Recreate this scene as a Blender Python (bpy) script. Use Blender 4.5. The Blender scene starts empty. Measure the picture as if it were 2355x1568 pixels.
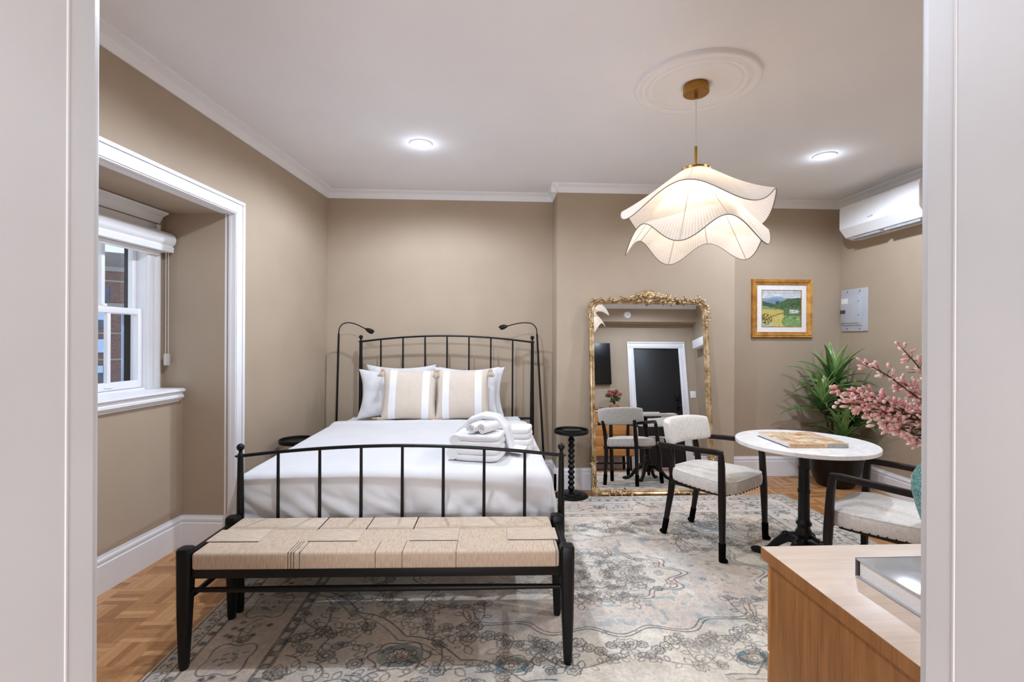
import bpy, bmesh, math, random
import numpy as np
from mathutils import Vector, Matrix, noise
random.seed(7)
D = bpy.data
COL = bpy.context.scene.collection
PI = math.pi
def R(a): return math.radians(a)

# ------------------------------------------------------------------ materials
def lin(c):
    return tuple(((v/255)/12.92 if v/255 <= .04045 else ((v/255+.055)/1.055)**2.4) for v in c) + (1.0,)
class NT:
    def __init__(s, name):
        s.m = D.materials.new(name); s.m.use_nodes = True
        s.t = s.m.node_tree; s.t.nodes.clear()
        s.out = s.n('ShaderNodeOutputMaterial'); s.b = s.n('ShaderNodeBsdfPrincipled')
        s.l(s.b.outputs[0], s.out.inputs[0])
    def n(s, typ, **kw):
        nd = s.t.nodes.new(typ)
        for k, v in kw.items(): setattr(nd, k, v)
        return nd
    def l(s, a, b): s.t.links.new(a, b)
    def val(s, sock, v):
        if hasattr(v, 'is_output') or isinstance(v, bpy.types.NodeSocket): s.l(v, sock)
        else: sock.default_value = v
    def math(s, op, a, b=None, c=None):
        nd = s.n('ShaderNodeMath', operation=op)
        s.val(nd.inputs[0], a)
        if b is not None: s.val(nd.inputs[1], b)
        if c is not None: s.val(nd.inputs[2], c)
        return nd.outputs[0]
    def coord(s, which='Object', scale=(1,1,1)):
        tc = s.n('ShaderNodeTexCoord'); mp = s.n('ShaderNodeMapping')
        s.l(tc.outputs[which], mp.inputs[0]); mp.inputs['Scale'].default_value = scale
        return mp.outputs[0]
    def noise(s, vec, scale, detail=3, rough=.5):
        nd = s.n('ShaderNodeTexNoise'); s.l(vec, nd.inputs['Vector'])
        nd.inputs['Scale'].default_value = scale; nd.inputs['Detail'].default_value = detail; nd.inputs['Roughness'].default_value = rough
        return nd.outputs['Fac']
    def ramp(s, fac, stops):
        nd = s.n('ShaderNodeValToRGB'); s.l(fac, nd.inputs[0]); e = nd.color_ramp.elements
        while len(e) < len(stops): e.new(.5)
        for k, (p, c) in enumerate(stops): e[k].position = p; e[k].color = lin(c)
        return nd.outputs[0]
    def mix(s, fac, a, b):
        nd = s.n('ShaderNodeMix', data_type='RGBA')
        s.val(nd.inputs['Factor'], fac)
        for sock, v in ((nd.inputs[6], a), (nd.inputs[7], b)):
            if isinstance(v, tuple): sock.default_value = lin(v)
            else: s.l(v, sock)
        return nd.outputs[2]
    def bump(s, h, strength=.2, dist=.01):
        nd = s.n('ShaderNodeBump'); nd.inputs['Strength'].default_value = strength; nd.inputs['Distance'].default_value = dist
        s.l(h, nd.inputs['Height']); s.l(nd.outputs[0], s.b.inputs['Normal'])
    def base(s, c):
        if isinstance(c, tuple): s.b.inputs['Base Color'].default_value = lin(c)
        else: s.l(c, s.b.inputs['Base Color'])
    def rough(s, r, metal=0, spec=None):
        s.b.inputs['Roughness'].default_value = r; s.b.inputs['Metallic'].default_value = metal
        if spec is not None: s.b.inputs['Specular IOR Level'].default_value = spec
def plain(name, c, rough=.5, metal=0, var=0, vs=8, bump=0, bs=60, spec=None, coat=0, bd=.004):
    t = NT(name); v = t.coord()
    if var:
        k = 1-var; c2 = tuple(x*k for x in c); c3 = tuple(min(255, x*(1+var*.5)) for x in c)
        t.base(t.ramp(t.noise(v, vs, 4), [(.3, c2), (.7, c3)]))
    else: t.base(c)
    t.rough(rough, metal, spec)
    if coat: t.b.inputs['Coat Weight'].default_value = coat
    if bump: t.bump(t.noise(v, bs, 4), bump, bd)
    return t.m
def wood(name, dark, light, axis=0, rough=.35, scale=1.0, spec=None):
    t = NT(name); sc = [14*scale]*3; sc[axis] = 1.2*scale
    v = t.coord('Object', tuple(sc)); n1 = t.noise(v, 3, 6, .6)
    sc2 = [60*scale]*3; sc2[axis] = 2.5*scale; n2 = t.noise(t.coord('Object', tuple(sc2)), 4, 3, .6)
    f = t.math('MULTIPLY_ADD', n2, .45, t.math('MULTIPLY', n1, .55))
    t.base(t.ramp(f, [(.35, dark), (.62, light)])); t.rough(rough, 0, spec); t.bump(f, .06, .002)
    return t.m
def linen(name, c, amt=.10, scale=260, rough=.95, bump=.12):
    t = NT(name)
    a = t.noise(t.coord('Object', (scale, scale*.12, scale)), 1, 2); b = t.noise(t.coord('Object', (scale*.12, scale, scale*.12)), 1, 2)
    f = t.math('MULTIPLY', t.math('ADD', a, b), .5)
    t.base(t.ramp(f, [(.35, tuple(x*(1-amt) for x in c)), (.65, tuple(min(255, x*(1+amt*.4)) for x in c))]))
    t.rough(rough, 0, .2); t.bump(f, bump, .003); t.b.inputs['Sheen Weight'].default_value = .15
    return t.m
M = {}
M['wall'] = plain('wall_paint_tan', (180,163,142), .62, var=.025, vs=2.2, bump=.05, bs=140, spec=.25)
M['white'] = plain('white_gloss_trim_paint', (244,244,246), .35, var=.015, vs=4, bump=.03, bs=30)
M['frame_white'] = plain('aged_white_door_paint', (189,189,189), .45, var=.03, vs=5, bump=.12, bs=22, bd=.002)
M['ceil'] = plain('ceiling_paint', (246,247,250), .8, var=.012, vs=1.5, bump=.03, bs=60, spec=.1)
M['crown'] = plain('crown_paint', (246,247,249), .5, var=.01, vs=3)
M['plastic'] = plain('white_plastic', (246,247,249), .35, var=.01, vs=6)
M['grille'] = plain('grey_plastic_grille', (170,173,176), .5, var=.1, vs=40)
M['black'] = plain('black_lacquer', (11,11,12), .33, var=.15, vs=12, bump=.03, bs=40)
M['black_metal'] = plain('black_iron', (8,8,9), .36, 0, var=.2, vs=25, bump=.08, bs=90, bd=.001, spec=.35)
M['black_wood'] = plain('black_stained_wood', (9,9,10), .42, var=.2, vs=20, bump=.06, bs=70, spec=.3)
M['sock'] = plain('black_knit', (9,9,9), .95, var=.2, vs=80, bump=.3, bs=300, spec=.1)
M['black_door'] = plain('black_door_paint', (20,20,22), .5, var=.06, vs=5)
M['screen'] = plain('television_screen', (6,6,8), .14, var=.1, vs=3)
M['linen_white'] = plain('white_cotton', (221,221,223), .85, var=.012, vs=5, bump=.05, bs=170, spec=.15)
M['terry'] = plain('white_terry', (232,232,232), 1.0, var=.03, vs=160, bump=.55, bs=420, spec=.05)
M['chair_wood'] = wood('espresso_wood', (18,12,10), (33,23,20), 2, .35, 1.0, .3)
M['chair_linen'] = linen('cream_linen', (226,221,213), .09)
M['nail'] = plain('bronze_nailhead', (46,36,28), .35, .9, var=.1)
M['brass'] = plain('brushed_brass', (168,124,62), .32, .95, var=.06, vs=30)
M['gold'] = None
M['wire'] = plain('dark_wire_edge', (118,104,88), .6, var=.1)
M['pot'] = plain('dark_glazed_pot', (9,7,7), .3, var=.3, vs=5, spec=.3)
M['soil'] = plain('soil', (40,30,24), 1, var=.3, vs=50, bump=.6, bs=70)
M['stem'] = plain('plant_stem', (92,74,50), .8, var=.25, vs=40, bump=.3, bs=90)
M['twig'] = plain('brown_twig', (84,74,46), .8, var=.3, vs=60)
M['leafsmall'] = plain('small_leaf', (70,96,52), .5, var=.3, vs=40)
M['panel'] = plain('grey_enamel', (188,191,198), .4, var=.02, vs=10)
M['panel_dark'] = plain('dark_recess', (70,72,76), .6, var=.1)
M['label'] = plain('paper_label', (240,240,240), .7, var=.05, vs=160)
M['page'] = plain('page_block', (236,235,232), .8, var=.04, vs=300)
M['greycover'] = plain('glossy_grey_cover', (176,178,180), .14, var=.03, vs=6, coat=.5)
M['covered'] = plain('dark_cover_edge', (92,92,94), .5, var=.1)
M['basket'] = wood('tan_vessel', (120,84,50), (168,124,80), 2, .5)
M['bloom_red'] = plain('dusty_red_petals', (176,92,84), .8, var=.25, vs=90)
M['knot'] = wood('carved_wood_knot', (96,66,48), (178,140,112), 0, .5)
M['glass_bulb'] = None

t = NT('antique_gold_leaf'); v = t.coord(); f = t.noise(v, 16, 4, .6)
t.base(t.ramp(f, [(.3, (122,94,60)), (.5, (190,160,116)), (.72, (238,220,186))])); t.rough(.36, .62); t.bump(f, .12, .003); M['gold'] = t.m
t = NT('painted_gold_frame'); v = t.coord(); f = t.noise(v, 12, 4, .6)
t.base(t.ramp(f, [(.3, (176,116,42)), (.7, (232,178,96))])); t.rough(.34, .45); M['goldframe'] = t.m
t = NT('mirror_silver'); t.base((236,238,240)); t.rough(.0, 1.0); M['mirror'] = t.m
t = NT('window_glass'); gl = t.n('ShaderNodeBsdfTransparent'); gg = t.n('ShaderNodeBsdfGlossy'); gg.inputs['Roughness'].default_value = .02
mx = t.n('ShaderNodeMixShader')
mx.inputs[0].default_value = .05; t.l(gl.outputs[0], mx.inputs[1]); t.l(gg.outputs[0], mx.inputs[2]); t.l(mx.outputs[0], t.out.inputs[0]); M['glass'] = t.m
def emit(name, c, s):
    t = NT(name); t.b.inputs['Emission Color'].default_value = lin(c); t.b.inputs['Emission Strength'].default_value = s; t.base(c); return t.m
M['lens'] = emit('lit_lamp_lens', (255,250,242), 22)

# parquet of finger blocks laid in basket weave
t = NT('basket_weave_parquet'); TS = .163
tc = t.n('ShaderNodeTexCoord'); sep = t.n('ShaderNodeSeparateXYZ'); t.l(tc.outputs['Object'], sep.inputs[0])
X = t.math('DIVIDE', t.math('ADD', sep.outputs[0], 50.04), TS); Y = t.math('DIVIDE', t.math('ADD', sep.outputs[1], 50.06), TS)
ix = t.math('FLOOR', X); iy = t.math('FLOOR', Y); fx = t.math('FRACT', X); fy = t.math('FRACT', Y)
par = t.math('MODULO', t.math('ADD', ix, iy), 2.0)
def sel(a, b):  # par ? a : b
    return t.math('ADD', t.math('MULTIPLY', par, a), t.math('MULTIPLY', t.math('SUBTRACT', 1.0, par), b))
across = sel(fx, fy); along = sel(fy, fx)
s5 = t.math('MULTIPLY', across, 5.0); si = t.math('FLOOR', s5); sf = t.math('FRACT', s5)
cb = t.n('ShaderNodeCombineXYZ'); t.l(ix, cb.inputs[0]); t.l(iy, cb.inputs[1]); t.l(si, cb.inputs[2])
wn = t.n('ShaderNodeTexWhiteNoise', noise_dimensions='3D'); t.l(cb.outputs[0], wn.inputs['Vector'])
gv = t.n('ShaderNodeCombineXYZ'); t.l(t.math('MULTIPLY_ADD', across, 26.0, t.math('MULTIPLY', wn.outputs['Value'], 91.0)), gv.inputs[0]); t.l(t.math('MULTIPLY', along, 2.2), gv.inputs[1]); t.l(t.math('MULTIPLY', ix, 3.7), gv.inputs[2])
gr = t.noise(gv.outputs[0], 2.2, 5, .65)
tone = t.math('MULTIPLY_ADD', wn.outputs['Value'], .42, t.math('MULTIPLY', gr, .62))
wc = t.ramp(tone, [(.18, (132,86,50)), (.45, (184,130,82)), (.7, (208,158,108)), (.95, (222,178,130))])
edge = t.math('MINIMUM', sf, t.math('SUBTRACT', 1.0, sf)); ed2 = t.math('MINIMUM', along, t.math('SUBTRACT', 1.0, along))
gap = t.math('MAXIMUM', t.math('LESS_THAN', edge, .022), t.math('LESS_THAN', ed2, .006))
t.base(t.mix(t.math('MULTIPLY', gap, .55), wc, (84,52,30))); t.rough(.38); t.bump(t.math('SUBTRACT', gr, gap), .08, .002); M['parquet'] = t.m

# woven cord
def cord(name, axis, c):
    t = NT(name); tc = t.n('ShaderNodeTexCoord'); sep = t.n('ShaderNodeSeparateXYZ'); t.l(tc.outputs['Object'], sep.inputs[0])
    s = t.math('SINE', t.math('MULTIPLY', sep.outputs[axis], 2*PI/.0042))
    sc = [30, 30, 30]; sc[axis] = 190; n = t.noise(t.coord('Object', tuple(sc)), 1, 3)
    n2 = t.noise(t.coord('Object', (500,500,500)), 1, 2)
    f = t.math('MULTIPLY_ADD', s, .10, t.math('MULTIPLY_ADD', n2, .35, t.math('MULTIPLY', n, .6)))
    t.base(t.ramp(f, [(.22, tuple(x*.74 for x in c)), (.5, c), (.8, tuple(min(255, x*1.07) for x in c))])); t.rough(.85, 0, .2); t.bump(f, .35, .003); return t.m
M['cord_warp'] = cord('paper_cord_warp', 0, (206,186,164)); M['cord_weft'] = cord('paper_cord_weft', 1, (208,190,170))
M['cord_gap'] = plain('dark_cord_gap', (52,42,34), .9)

# marble
t = NT('white_marble'); v = t.coord(); w = t.noise(v, 5, 8, .7); w2 = t.noise(v, 14, 6, .6)
vein = t.math('ABSOLUTE', t.math('SUBTRACT', w, .5)); f = t.math('MULTIPLY_ADD', w2, .25, t.math('MULTIPLY', vein, 4.0))
t.base(t.ramp(f, [(.06, (214,213,212)), (.2, (238,237,235)), (.5, (246,245,243))])); t.rough(.22); M['marble'] = t.m
# dresser woods
M['walnut_side'] = wood('oak_veneer_side', (128,86,44), (164,116,66), 2, .38)
M['oak_top_glare'] = wood('oak_veneer_top_glare', (216,192,170), (230,211,193), 0, .3)  # top made paler, glare put into its wood colour
M['oak_front'] = wood('oak_veneer_front', (172,112,52), (204,146,80), 0, .4)
# cushion stripes
t = NT('striped_cushion_cotton'); tc = t.n('ShaderNodeTexCoord'); sep = t.n('ShaderNodeSeparateXYZ'); t.l(tc.outputs['Object'], sep.inputs[0])
ax = t.math('ABSOLUTE', sep.outputs[0]); st = t.math('MULTIPLY', t.math('GREATER_THAN', ax, .108), t.math('LESS_THAN', ax, .165))
n = t.noise(t.coord('Object', (320,320,320)), 1, 2)
t.base(t.mix(st, t.ramp(n, [(.3, (206,193,177)), (.7, (226,215,201))]), (240,241,244))); t.rough(.9, 0, .2); t.bump(n, .12, .002); M['cushion'] = t.m
M['tassel'] = plain('beige_tassel', (206,186,162), .95, var=.2, vs=120, bump=.4, bs=200)
# lamp shade fabric with fine pleats
t = NT('pleated_shade_fabric'); tc = t.n('ShaderNodeTexCoord'); sep = t.n('ShaderNodeSeparateXYZ'); t.l(tc.outputs['Object'], sep.inputs[0])
an = t.math('ARCTAN2', sep.outputs[1], sep.outputs[0])
pl = t.math('SINE', t.math('MULTIPLY', an, 150.0)); nz = t.noise(t.coord('Object', (1,1,1)), 30, 3)
f = t.math('MULTIPLY_ADD', pl, .28, t.math('MULTIPLY_ADD', nz, .5, .25))
cc = t.ramp(f, [(.1, (222,211,198)), (.9, (243,236,228))])
df = t.n('ShaderNodeBsdfDiffuse'); tr = t.n('ShaderNodeBsdfTranslucent'); mx = t.n('ShaderNodeMixShader'); mx.inputs[0].default_value = .42
bp = t.n('ShaderNodeBump'); bp.inputs['Strength'].default_value = .25; bp.inputs['Distance'].default_value = .003; t.l(f, bp.inputs['Height'])
t.l(bp.outputs[0], df.inputs['Normal'])
t.l(cc, df.inputs[0]); t.l(cc, tr.inputs[0]); t.l(df.outputs[0], mx.inputs[1]); t.l(tr.outputs[0], mx.inputs[2]); t.l(mx.outputs[0], t.out.inputs[0]); M['shade'] = t.m
# crackled teal glaze
t = NT('teal_crackle_glaze'); vo = t.n('ShaderNodeTexVoronoi', feature='DISTANCE_TO_EDGE'); vo.inputs['Scale'].default_value = 130; t.l(t.coord(), vo.inputs['Vector'])
n = t.noise(t.coord(), 30, 3); g = t.math('MULTIPLY_ADD', n, .5, t.math('MULTIPLY', vo.outputs['Distance'], 2.5))
t.base(t.ramp(g, [(.2, (34,72,76)), (.4, (70,128,126)), (.7, (112,166,160))])); t.rough(.18); M['teal'] = t.m
# leaf
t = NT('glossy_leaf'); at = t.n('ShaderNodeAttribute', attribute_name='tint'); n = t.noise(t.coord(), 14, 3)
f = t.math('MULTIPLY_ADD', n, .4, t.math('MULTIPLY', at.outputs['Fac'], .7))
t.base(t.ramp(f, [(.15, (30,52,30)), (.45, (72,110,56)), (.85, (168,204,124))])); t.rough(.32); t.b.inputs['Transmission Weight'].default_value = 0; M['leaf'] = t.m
t = NT('pink_bud'); at = t.n('ShaderNodeAttribute', attribute_name='tint')
t.base(t.ramp(at.outputs['Fac'], [(0, (226,132,146)), (.5, (244,186,186)), (1, (254,234,224))])); t.rough(.7); M['bud'] = t.m
# vertex-colour materials (rug weave, painting, book cover)
def vcol(name, rough, noise_scale=0, amt=.1, bump=0):
    t = NT(name); at = t.n('ShaderNodeAttribute', attribute_name='pattern')
    if noise_scale:
        n = t.noise(t.coord('Object', (noise_scale, noise_scale*.35, noise_scale)), 1, 3)
        mm = t.n('ShaderNodeMix', data_type='RGBA', blend_type='MULTIPLY'); mm.inputs['Factor'].default_value = 1
        t.l(at.outputs['Color'], mm.inputs[6]); t.l(t.ramp(n, [(.3, (255*(1-amt),)*3), (.7, (255,)*3)]), mm.inputs[7]); t.base(mm.outputs[2])
        if bump: t.bump(n, bump, .003)
    else: t.base(at.outputs['Color'])
    t.rough(rough, 0, .15); return t.m
M['rug'] = vcol('faded_rug_pile', .98, 240, .08, .22); M['paint'] = vcol('oil_paint', .55, 90, .12, .2); M['cover'] = vcol('printed_cover', .3)
# brick for the building across the street
t = NT('street_brick'); br = t.n('ShaderNodeTexBrick'); v = t.coord('Object', (1,1,1)); rot = t.n('ShaderNodeVectorRotate', rotation_type='X_AXIS'); rot.inputs['Angle'].default_value = R(90)
t.l(v, rot.inputs['Vector']); t.l(rot.outputs[0], br.inputs['Vector']); br.inputs['Scale'].default_value = 2.2
br.inputs['Color1'].default_value = lin((126,92,84)); br.inputs['Color2'].default_value = lin((92,72,72)); br.inputs['Mortar'].default_value = lin((140,128,122))
t.base(br.outputs['Color']); t.rough(.9); M['brick'] = t.m
M['bstone'] = plain('street_stone', (150,146,142), .9, var=.08)
M['bglass'] = plain('street_window_glass', (70,92,116), .15, var=.2, vs=.6)
M['bshade'] = plain('street_window_blind', (178,206,238), .6, var=.05)
M['darkpier'] = plain('dark_brick_pier', (26,24,24), .95, var=.3, vs=10)

# ------------------------------------------------------------------ mesh building
class MB:
    def __init__(s, off=(0,0,0)):
        s.v = []; s.f = []; s.o = Vector(off); s.tint = []
    def add(s, vs, fs, Mx=None, tint=None):
        n = len(s.v)
        for p in vs:
            p = Vector(p)
            if Mx is not None: p = Mx @ p
            s.v.append(p - s.o)
        s.f += [tuple(i+n for i in f) for f in fs]
        if tint is not None: s.tint += list(tint) if hasattr(tint, '__len__') else [tint]*len(vs)
        return s
    def box(s, x0, x1, y0, y1, z0, z1, b=0, seg=2, Mx=None):
        bm = bmesh.new(); bmesh.ops.create_cube(bm, size=1)
        for v in bm.verts:
            v.co = Vector(((x0+x1)/2+v.co.x*(x1-x0), (y0+y1)/2+v.co.y*(y1-y0), (z0+z1)/2+v.co.z*(z1-z0)))
        if b: bmesh.ops.bevel(bm, geom=bm.edges[:], offset=b, segments=seg, profile=.5, affect='EDGES')
        bm.verts.index_update(); vs = [v.co.copy() for v in bm.verts]; fs = [tuple(v.index for v in f.verts) for f in bm.faces]; bm.free()
        return s.add(vs, fs, Mx)
    def tube(s, pts, rs, n=12, cap=True, Mx=None, sq=False, flat=1.0, tint=None):
        pts = [Vector(p) for p in pts]
        if not hasattr(rs, '__len__'): rs = [rs]*len(pts)
        vs = []; fs = []; up = None
        for i, p in enumerate(pts):
            d = (pts[min(i+1, len(pts)-1)] - pts[max(i-1, 0)])
            d = d.normalized() if d.length > 1e-9 else Vector((0,0,1))
            if up is None:
                a = Vector((0,1,0)) if abs(d.y) < .9 else Vector((1,0,0)); e1 = d.cross(a).normalized()
            else: e1 = (up - d*up.dot(d)).normalized()
            up = e1; e2 = d.cross(e1)
            for k in range(n):
                a = 2*PI*(k+.5)/n; ca, sa = math.cos(a), math.sin(a)
                if sq:
                    q = 4; g = (abs(ca)**q+abs(sa)**q)**(-1/q); ca *= g; sa *= g
                vs.append(p + (e1*ca + e2*sa*flat)*rs[i])
        m = len(pts)
        for i in range(m-1):
            for k in range(n): fs.append((i*n+k, i*n+(k+1)%n, (i+1)*n+(k+1)%n, (i+1)*n+k))
        if cap: fs += [tuple(range(n-1, -1, -1)), tuple((m-1)*n+k for k in range(n))]
        return s.add(vs, fs, Mx, tint)
    def lathe(s, prof, n=32, c=(0,0,0), Mx=None, cap=True):
        vs = []; fs = []
        for r, z in prof:
            for k in range(n): a = 2*PI*k/n; vs.append((c[0]+r*math.cos(a), c[1]+r*math.sin(a), c[2]+z))
        m = len(prof)
        for i in range(m-1):
            for k in range(n): fs.append((i*n+k, i*n+(k+1)%n, (i+1)*n+(k+1)%n, (i+1)*n+k))
        if cap: fs += [tuple(range(n-1, -1, -1)), tuple((m-1)*n+k for k in range(n))]
        return s.add(vs, fs, Mx)
    def sphere(s, c, r, n=12, Mx=None, tint=None):
        if not hasattr(r, '__len__'): r = (r,)*3
        vs = [(c[0], c[1], c[2]-r[2])]; fs = []; m = max(3, n//2)
        for i in range(1, m):
            a = -PI/2+PI*i/m
            for k in range(n): b = 2*PI*k/n; vs.append((c[0]+r[0]*math.cos(a)*math.cos(b), c[1]+r[1]*math.cos(a)*math.sin(b), c[2]+r[2]*math.sin(a)))
        vs.append((c[0], c[1], c[2]+r[2]))
        for k in range(n): fs.append((0, 1+(k+1)%n, 1+k))
        for i in range(m-2):
            for k in range(n): fs.append((1+i*n+k, 1+i*n+(k+1)%n, 1+(i+1)*n+(k+1)%n, 1+(i+1)*n+k))
        L = 1+(m-2)*n
        for k in range(n): fs.append((L+k, L+(k+1)%n, len(vs)-1))
        return s.add(vs, fs, Mx, tint)
    def grid(s, fn, nu, nv, cu=False, Mx=None, tint=None):
        vs = [fn(i/(nu if cu else nu-1), j/(nv-1)) for j in range(nv) for i in range(nu)]; fs = []
        for j in range(nv-1):
            for i in range(nu if cu else nu-1): fs.append((j*nu+i, j*nu+(i+1)%nu, (j+1)*nu+(i+1)%nu, (j+1)*nu+i))
        return s.add(vs, fs, Mx, tint)
    def prism(s, poly, a, b, Mx=None):      # poly (p,q) -> (x,p,q) from x=a to x=b
        n = len(poly); vs = [(a, p, q) for p, q in poly]+[(b, p, q) for p, q in poly]
        fs = [tuple(range(n-1, -1, -1)), tuple(range(n, 2*n))]+[(k, (k+1)%n, n+(k+1)%n, n+k) for k in range(n)]
        return s.add(vs, fs, Mx)
    def obj(s, name, mat, parent=None, smooth=35, loc=None, rz=0):
        me = D.meshes.new(name); me.from_pydata([tuple(v) for v in s.v], [], s.f); me.update()
        bm = bmesh.new(); bm.from_mesh(me); bmesh.ops.recalc_face_normals(bm, faces=bm.faces[:]); bm.to_mesh(me); bm.free()
        if s.tint and len(s.tint) == len(s.v):
            at = me.attributes.new('tint', 'FLOAT', 'POINT'); at.data.foreach_set('value', s.tint)
        if smooth:
            me.polygons.foreach_set('use_smooth', [True]*len(me.polygons)); me.set_sharp_from_angle(angle=R(smooth))
        me.materials.append(M[mat] if isinstance(mat, str) else mat)
        o = D.objects.new(name, me); COL.objects.link(o)
        if parent is not None: o.parent = parent
        if loc is not None: o.location = loc
        o.rotation_euler.z = rz
        return o
def tag(o, label, cat, group=None):
    o['label'] = label; o['category'] = cat
    if group: o['group'] = group
    return o
def thing(name, label, cat, loc=(0,0,0), rz=0, group=None, rx=0):
    o = D.objects.new(name, None); COL.objects.link(o); o.location = loc; o.rotation_euler = (rx, 0, rz); o.empty_display_size = .1
    return tag(o, label, cat, group)
def struct(o): o['kind'] = 'structure'; return o
def dup(root, loc, rz, label, sx=1):
    r = root.copy(); COL.objects.link(r); r.location = loc; r.rotation_euler.z = rz; r['label'] = label
    def rec(a, b):
        for ch in list(a.children):
            c = ch.copy(); COL.objects.link(c); c.parent = b; rec(ch, c)
    rec(root, r); return r
def nz(x, y, z, s=1.0): return noise.noise(Vector((x*s, y*s, z*s)))
def lerp(a, b, t): return a+(b-a)*t
def interp(xs, ys, x): return float(np.interp(x, xs, ys))
def RZ(a, o=(0,0,0)): return Matrix.Translation(o) @ Matrix.Rotation(a, 4, 'Z')

# ------------------------------------------------------------------ room shell
ZC = 2.75
struct(MB().box(-2.6, 3.75, -2.3, 4.95, -.12, 0).obj('floor', 'parquet', smooth=0))
struct(MB().box(-2.1, 3.75, .28, 4.95, ZC, ZC+.12).obj('ceiling', 'ceil', smooth=0))
struct(MB().box(-1.62, .626, 4.713, 4.95, 0, ZC).obj('wall_back', 'wall', smooth=0))
struct(MB().box(.626, 2.267, 4.40, 4.95, 0, ZC).obj('wall_chimney_breast', 'wall', smooth=0))
struct(MB().box(2.267, 3.75, 4.785, 4.95, 0, ZC).obj('wall_recess', 'wall', smooth=0))
struct(MB().box(3.55, 3.75, .28, 4.785, 0, ZC).obj('wall_right', 'wall', smooth=0))
LW = RZ(-math.atan(.105), (-1.507, 4.713, 0))     # along the left wall: local y runs along it, x into the room
def lwy(y): return (y-4.713)*math.sqrt(1+.105**2)
OPR, OPL, OPT = lwy(3.30), lwy(2.12), 2.17
m = MB(); m.box(-.07, 0, OPR, .25, 0, ZC, Mx=LW); m.box(-.07, 0, OPL, OPR, OPT, ZC, Mx=LW); m.box(-.07, 0, lwy(.30), OPL, 0, ZC, Mx=LW)
struct(m.obj('wall_left', 'wall', smooth=0))
AW = RZ(-math.atan(.084), (-1.99, 3.32, 0))       # alcove: local y along the window wall (negative towards the camera)
AY0 = -1.30
struct(MB().box(-.28, .0, AY0-.1, 0.0, 0, .95, Mx=AW).obj('wall_alcove_below_window', 'wall', smooth=0))
WY0, WY1, WZ0, WZ1 = -.63, -.13, 1.03, 2.0
def ring(x0, x1):
    m = MB(); m.box(x0, x1, AY0-.1, WY0, .95, 2.4, Mx=AW); m.box(x0, x1, WY1, .0, .95, 2.4, Mx=AW); m.box(x0, x1, WY0, WY1, WZ1, 2.4, Mx=AW); m.box(x0, x1, WY0, WY1, .95, WZ0, Mx=AW); return m
struct(ring(-.285, -.228).obj('wall_outside_facade', 'darkpier', smooth=0))
m = ring(-.228, -.135)
struct(m.obj('wall_alcove_window', 'wall', smooth=0))
struct(MB().box(-.228, .30, 0.0, .08, 0, 2.4, Mx=AW).obj('wall_alcove_right', 'wall', smooth=0))
struct(MB().box(-.40, .16, AY0-.08, AY0, 0, 2.4, Mx=AW).obj('wall_alcove_left', 'wall', smooth=0))
struct(MB().box(-.40, .29, AY0-.08, .08, 2.165, 2.4, Mx=AW).obj('ceiling_alcove', 'wall', smooth=0))
# front wall with the doorway the camera looks through and the black entry door
m = MB()
for x0, x1, z0, z1 in ((-2.1, -.44, 0, ZC), (-.44, .52, 2.08, ZC), (.52, 2.49, 0, ZC), (2.49, 3.28, 2.0, ZC), (3.28, 3.55, 0, ZC)): m.box(x0, x1, .28, .47, z0, z1)
struct(m.obj('wall_front', 'wall', smooth=0))
struct(MB().box(-2.05, 3.55, .47, .68, 2.41, ZC).obj('ceiling_soffit', 'wall', smooth=0))
# doorway lining: reveal boards with a bead and a rounded room-side casing edge
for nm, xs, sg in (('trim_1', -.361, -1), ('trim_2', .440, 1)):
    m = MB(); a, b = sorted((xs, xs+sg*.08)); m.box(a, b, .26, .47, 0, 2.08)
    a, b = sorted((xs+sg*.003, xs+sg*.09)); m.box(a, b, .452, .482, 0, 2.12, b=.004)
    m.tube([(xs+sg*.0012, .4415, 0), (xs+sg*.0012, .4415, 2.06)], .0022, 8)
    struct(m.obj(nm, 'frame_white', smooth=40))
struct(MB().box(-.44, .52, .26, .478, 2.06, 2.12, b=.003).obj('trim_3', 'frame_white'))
# hall behind the camera
m = MB(); m.box(-1.5, -1.4, -2.2, .28, 0, 2.6); m.box(1.5, 1.6, -2.2, .28, 0, 2.6); m.box(-1.5, 1.6, -2.3, -2.2, 0, 2.6)
struct(m.obj('wall_hall', plain('hall_paint', (226,224,220), .8), smooth=0))
struct(MB().box(-1.5, 1.6, -2.3, .28, 2.6, 2.7).obj('ceiling_hall', 'ceil', smooth=0))
# exterior closure above/around the alcove is open sky; the outside
BBP = [(0,0), (.019,0), (.019,.148), (.012,.153), (.012,.160), (.016,.164), (.016,.176), (.008,.186), (.007,.197), (0,.197)]
CRP = [(0,-.073), (.007,-.073), (.010,-.060), (.024,-.030), (.048,-.014), (.056,-.012), (.058,0), (0,0)]
def run(name, A, B, prof, z, mat, ext=0):
    A = Vector((*A, 0)); B = Vector((*B, 0)); d = (B-A).normalized(); A = A-d*ext; B = B+d*ext; n = Vector((-d.y, d.x, 0))
    k = len(prof); vs = [A+n*p+Vector((0,0,z+q)) for p, q in prof]+[B+n*p+Vector((0,0,z+q)) for p, q in prof]
    fs = [tuple(range(k-1, -1, -1)), tuple(range(k, 2*k))]+[(i, (i+1)%k, k+(i+1)%k, k+i) for i in range(k)]
    return struct(MB().add(vs, fs).obj(name, mat, smooth=30))
def P2(Mx, x, y): v = Mx @ Vector((x, y, 0)); return (v.x, v.y)
lwc = P2(LW, 0, 0)
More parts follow.
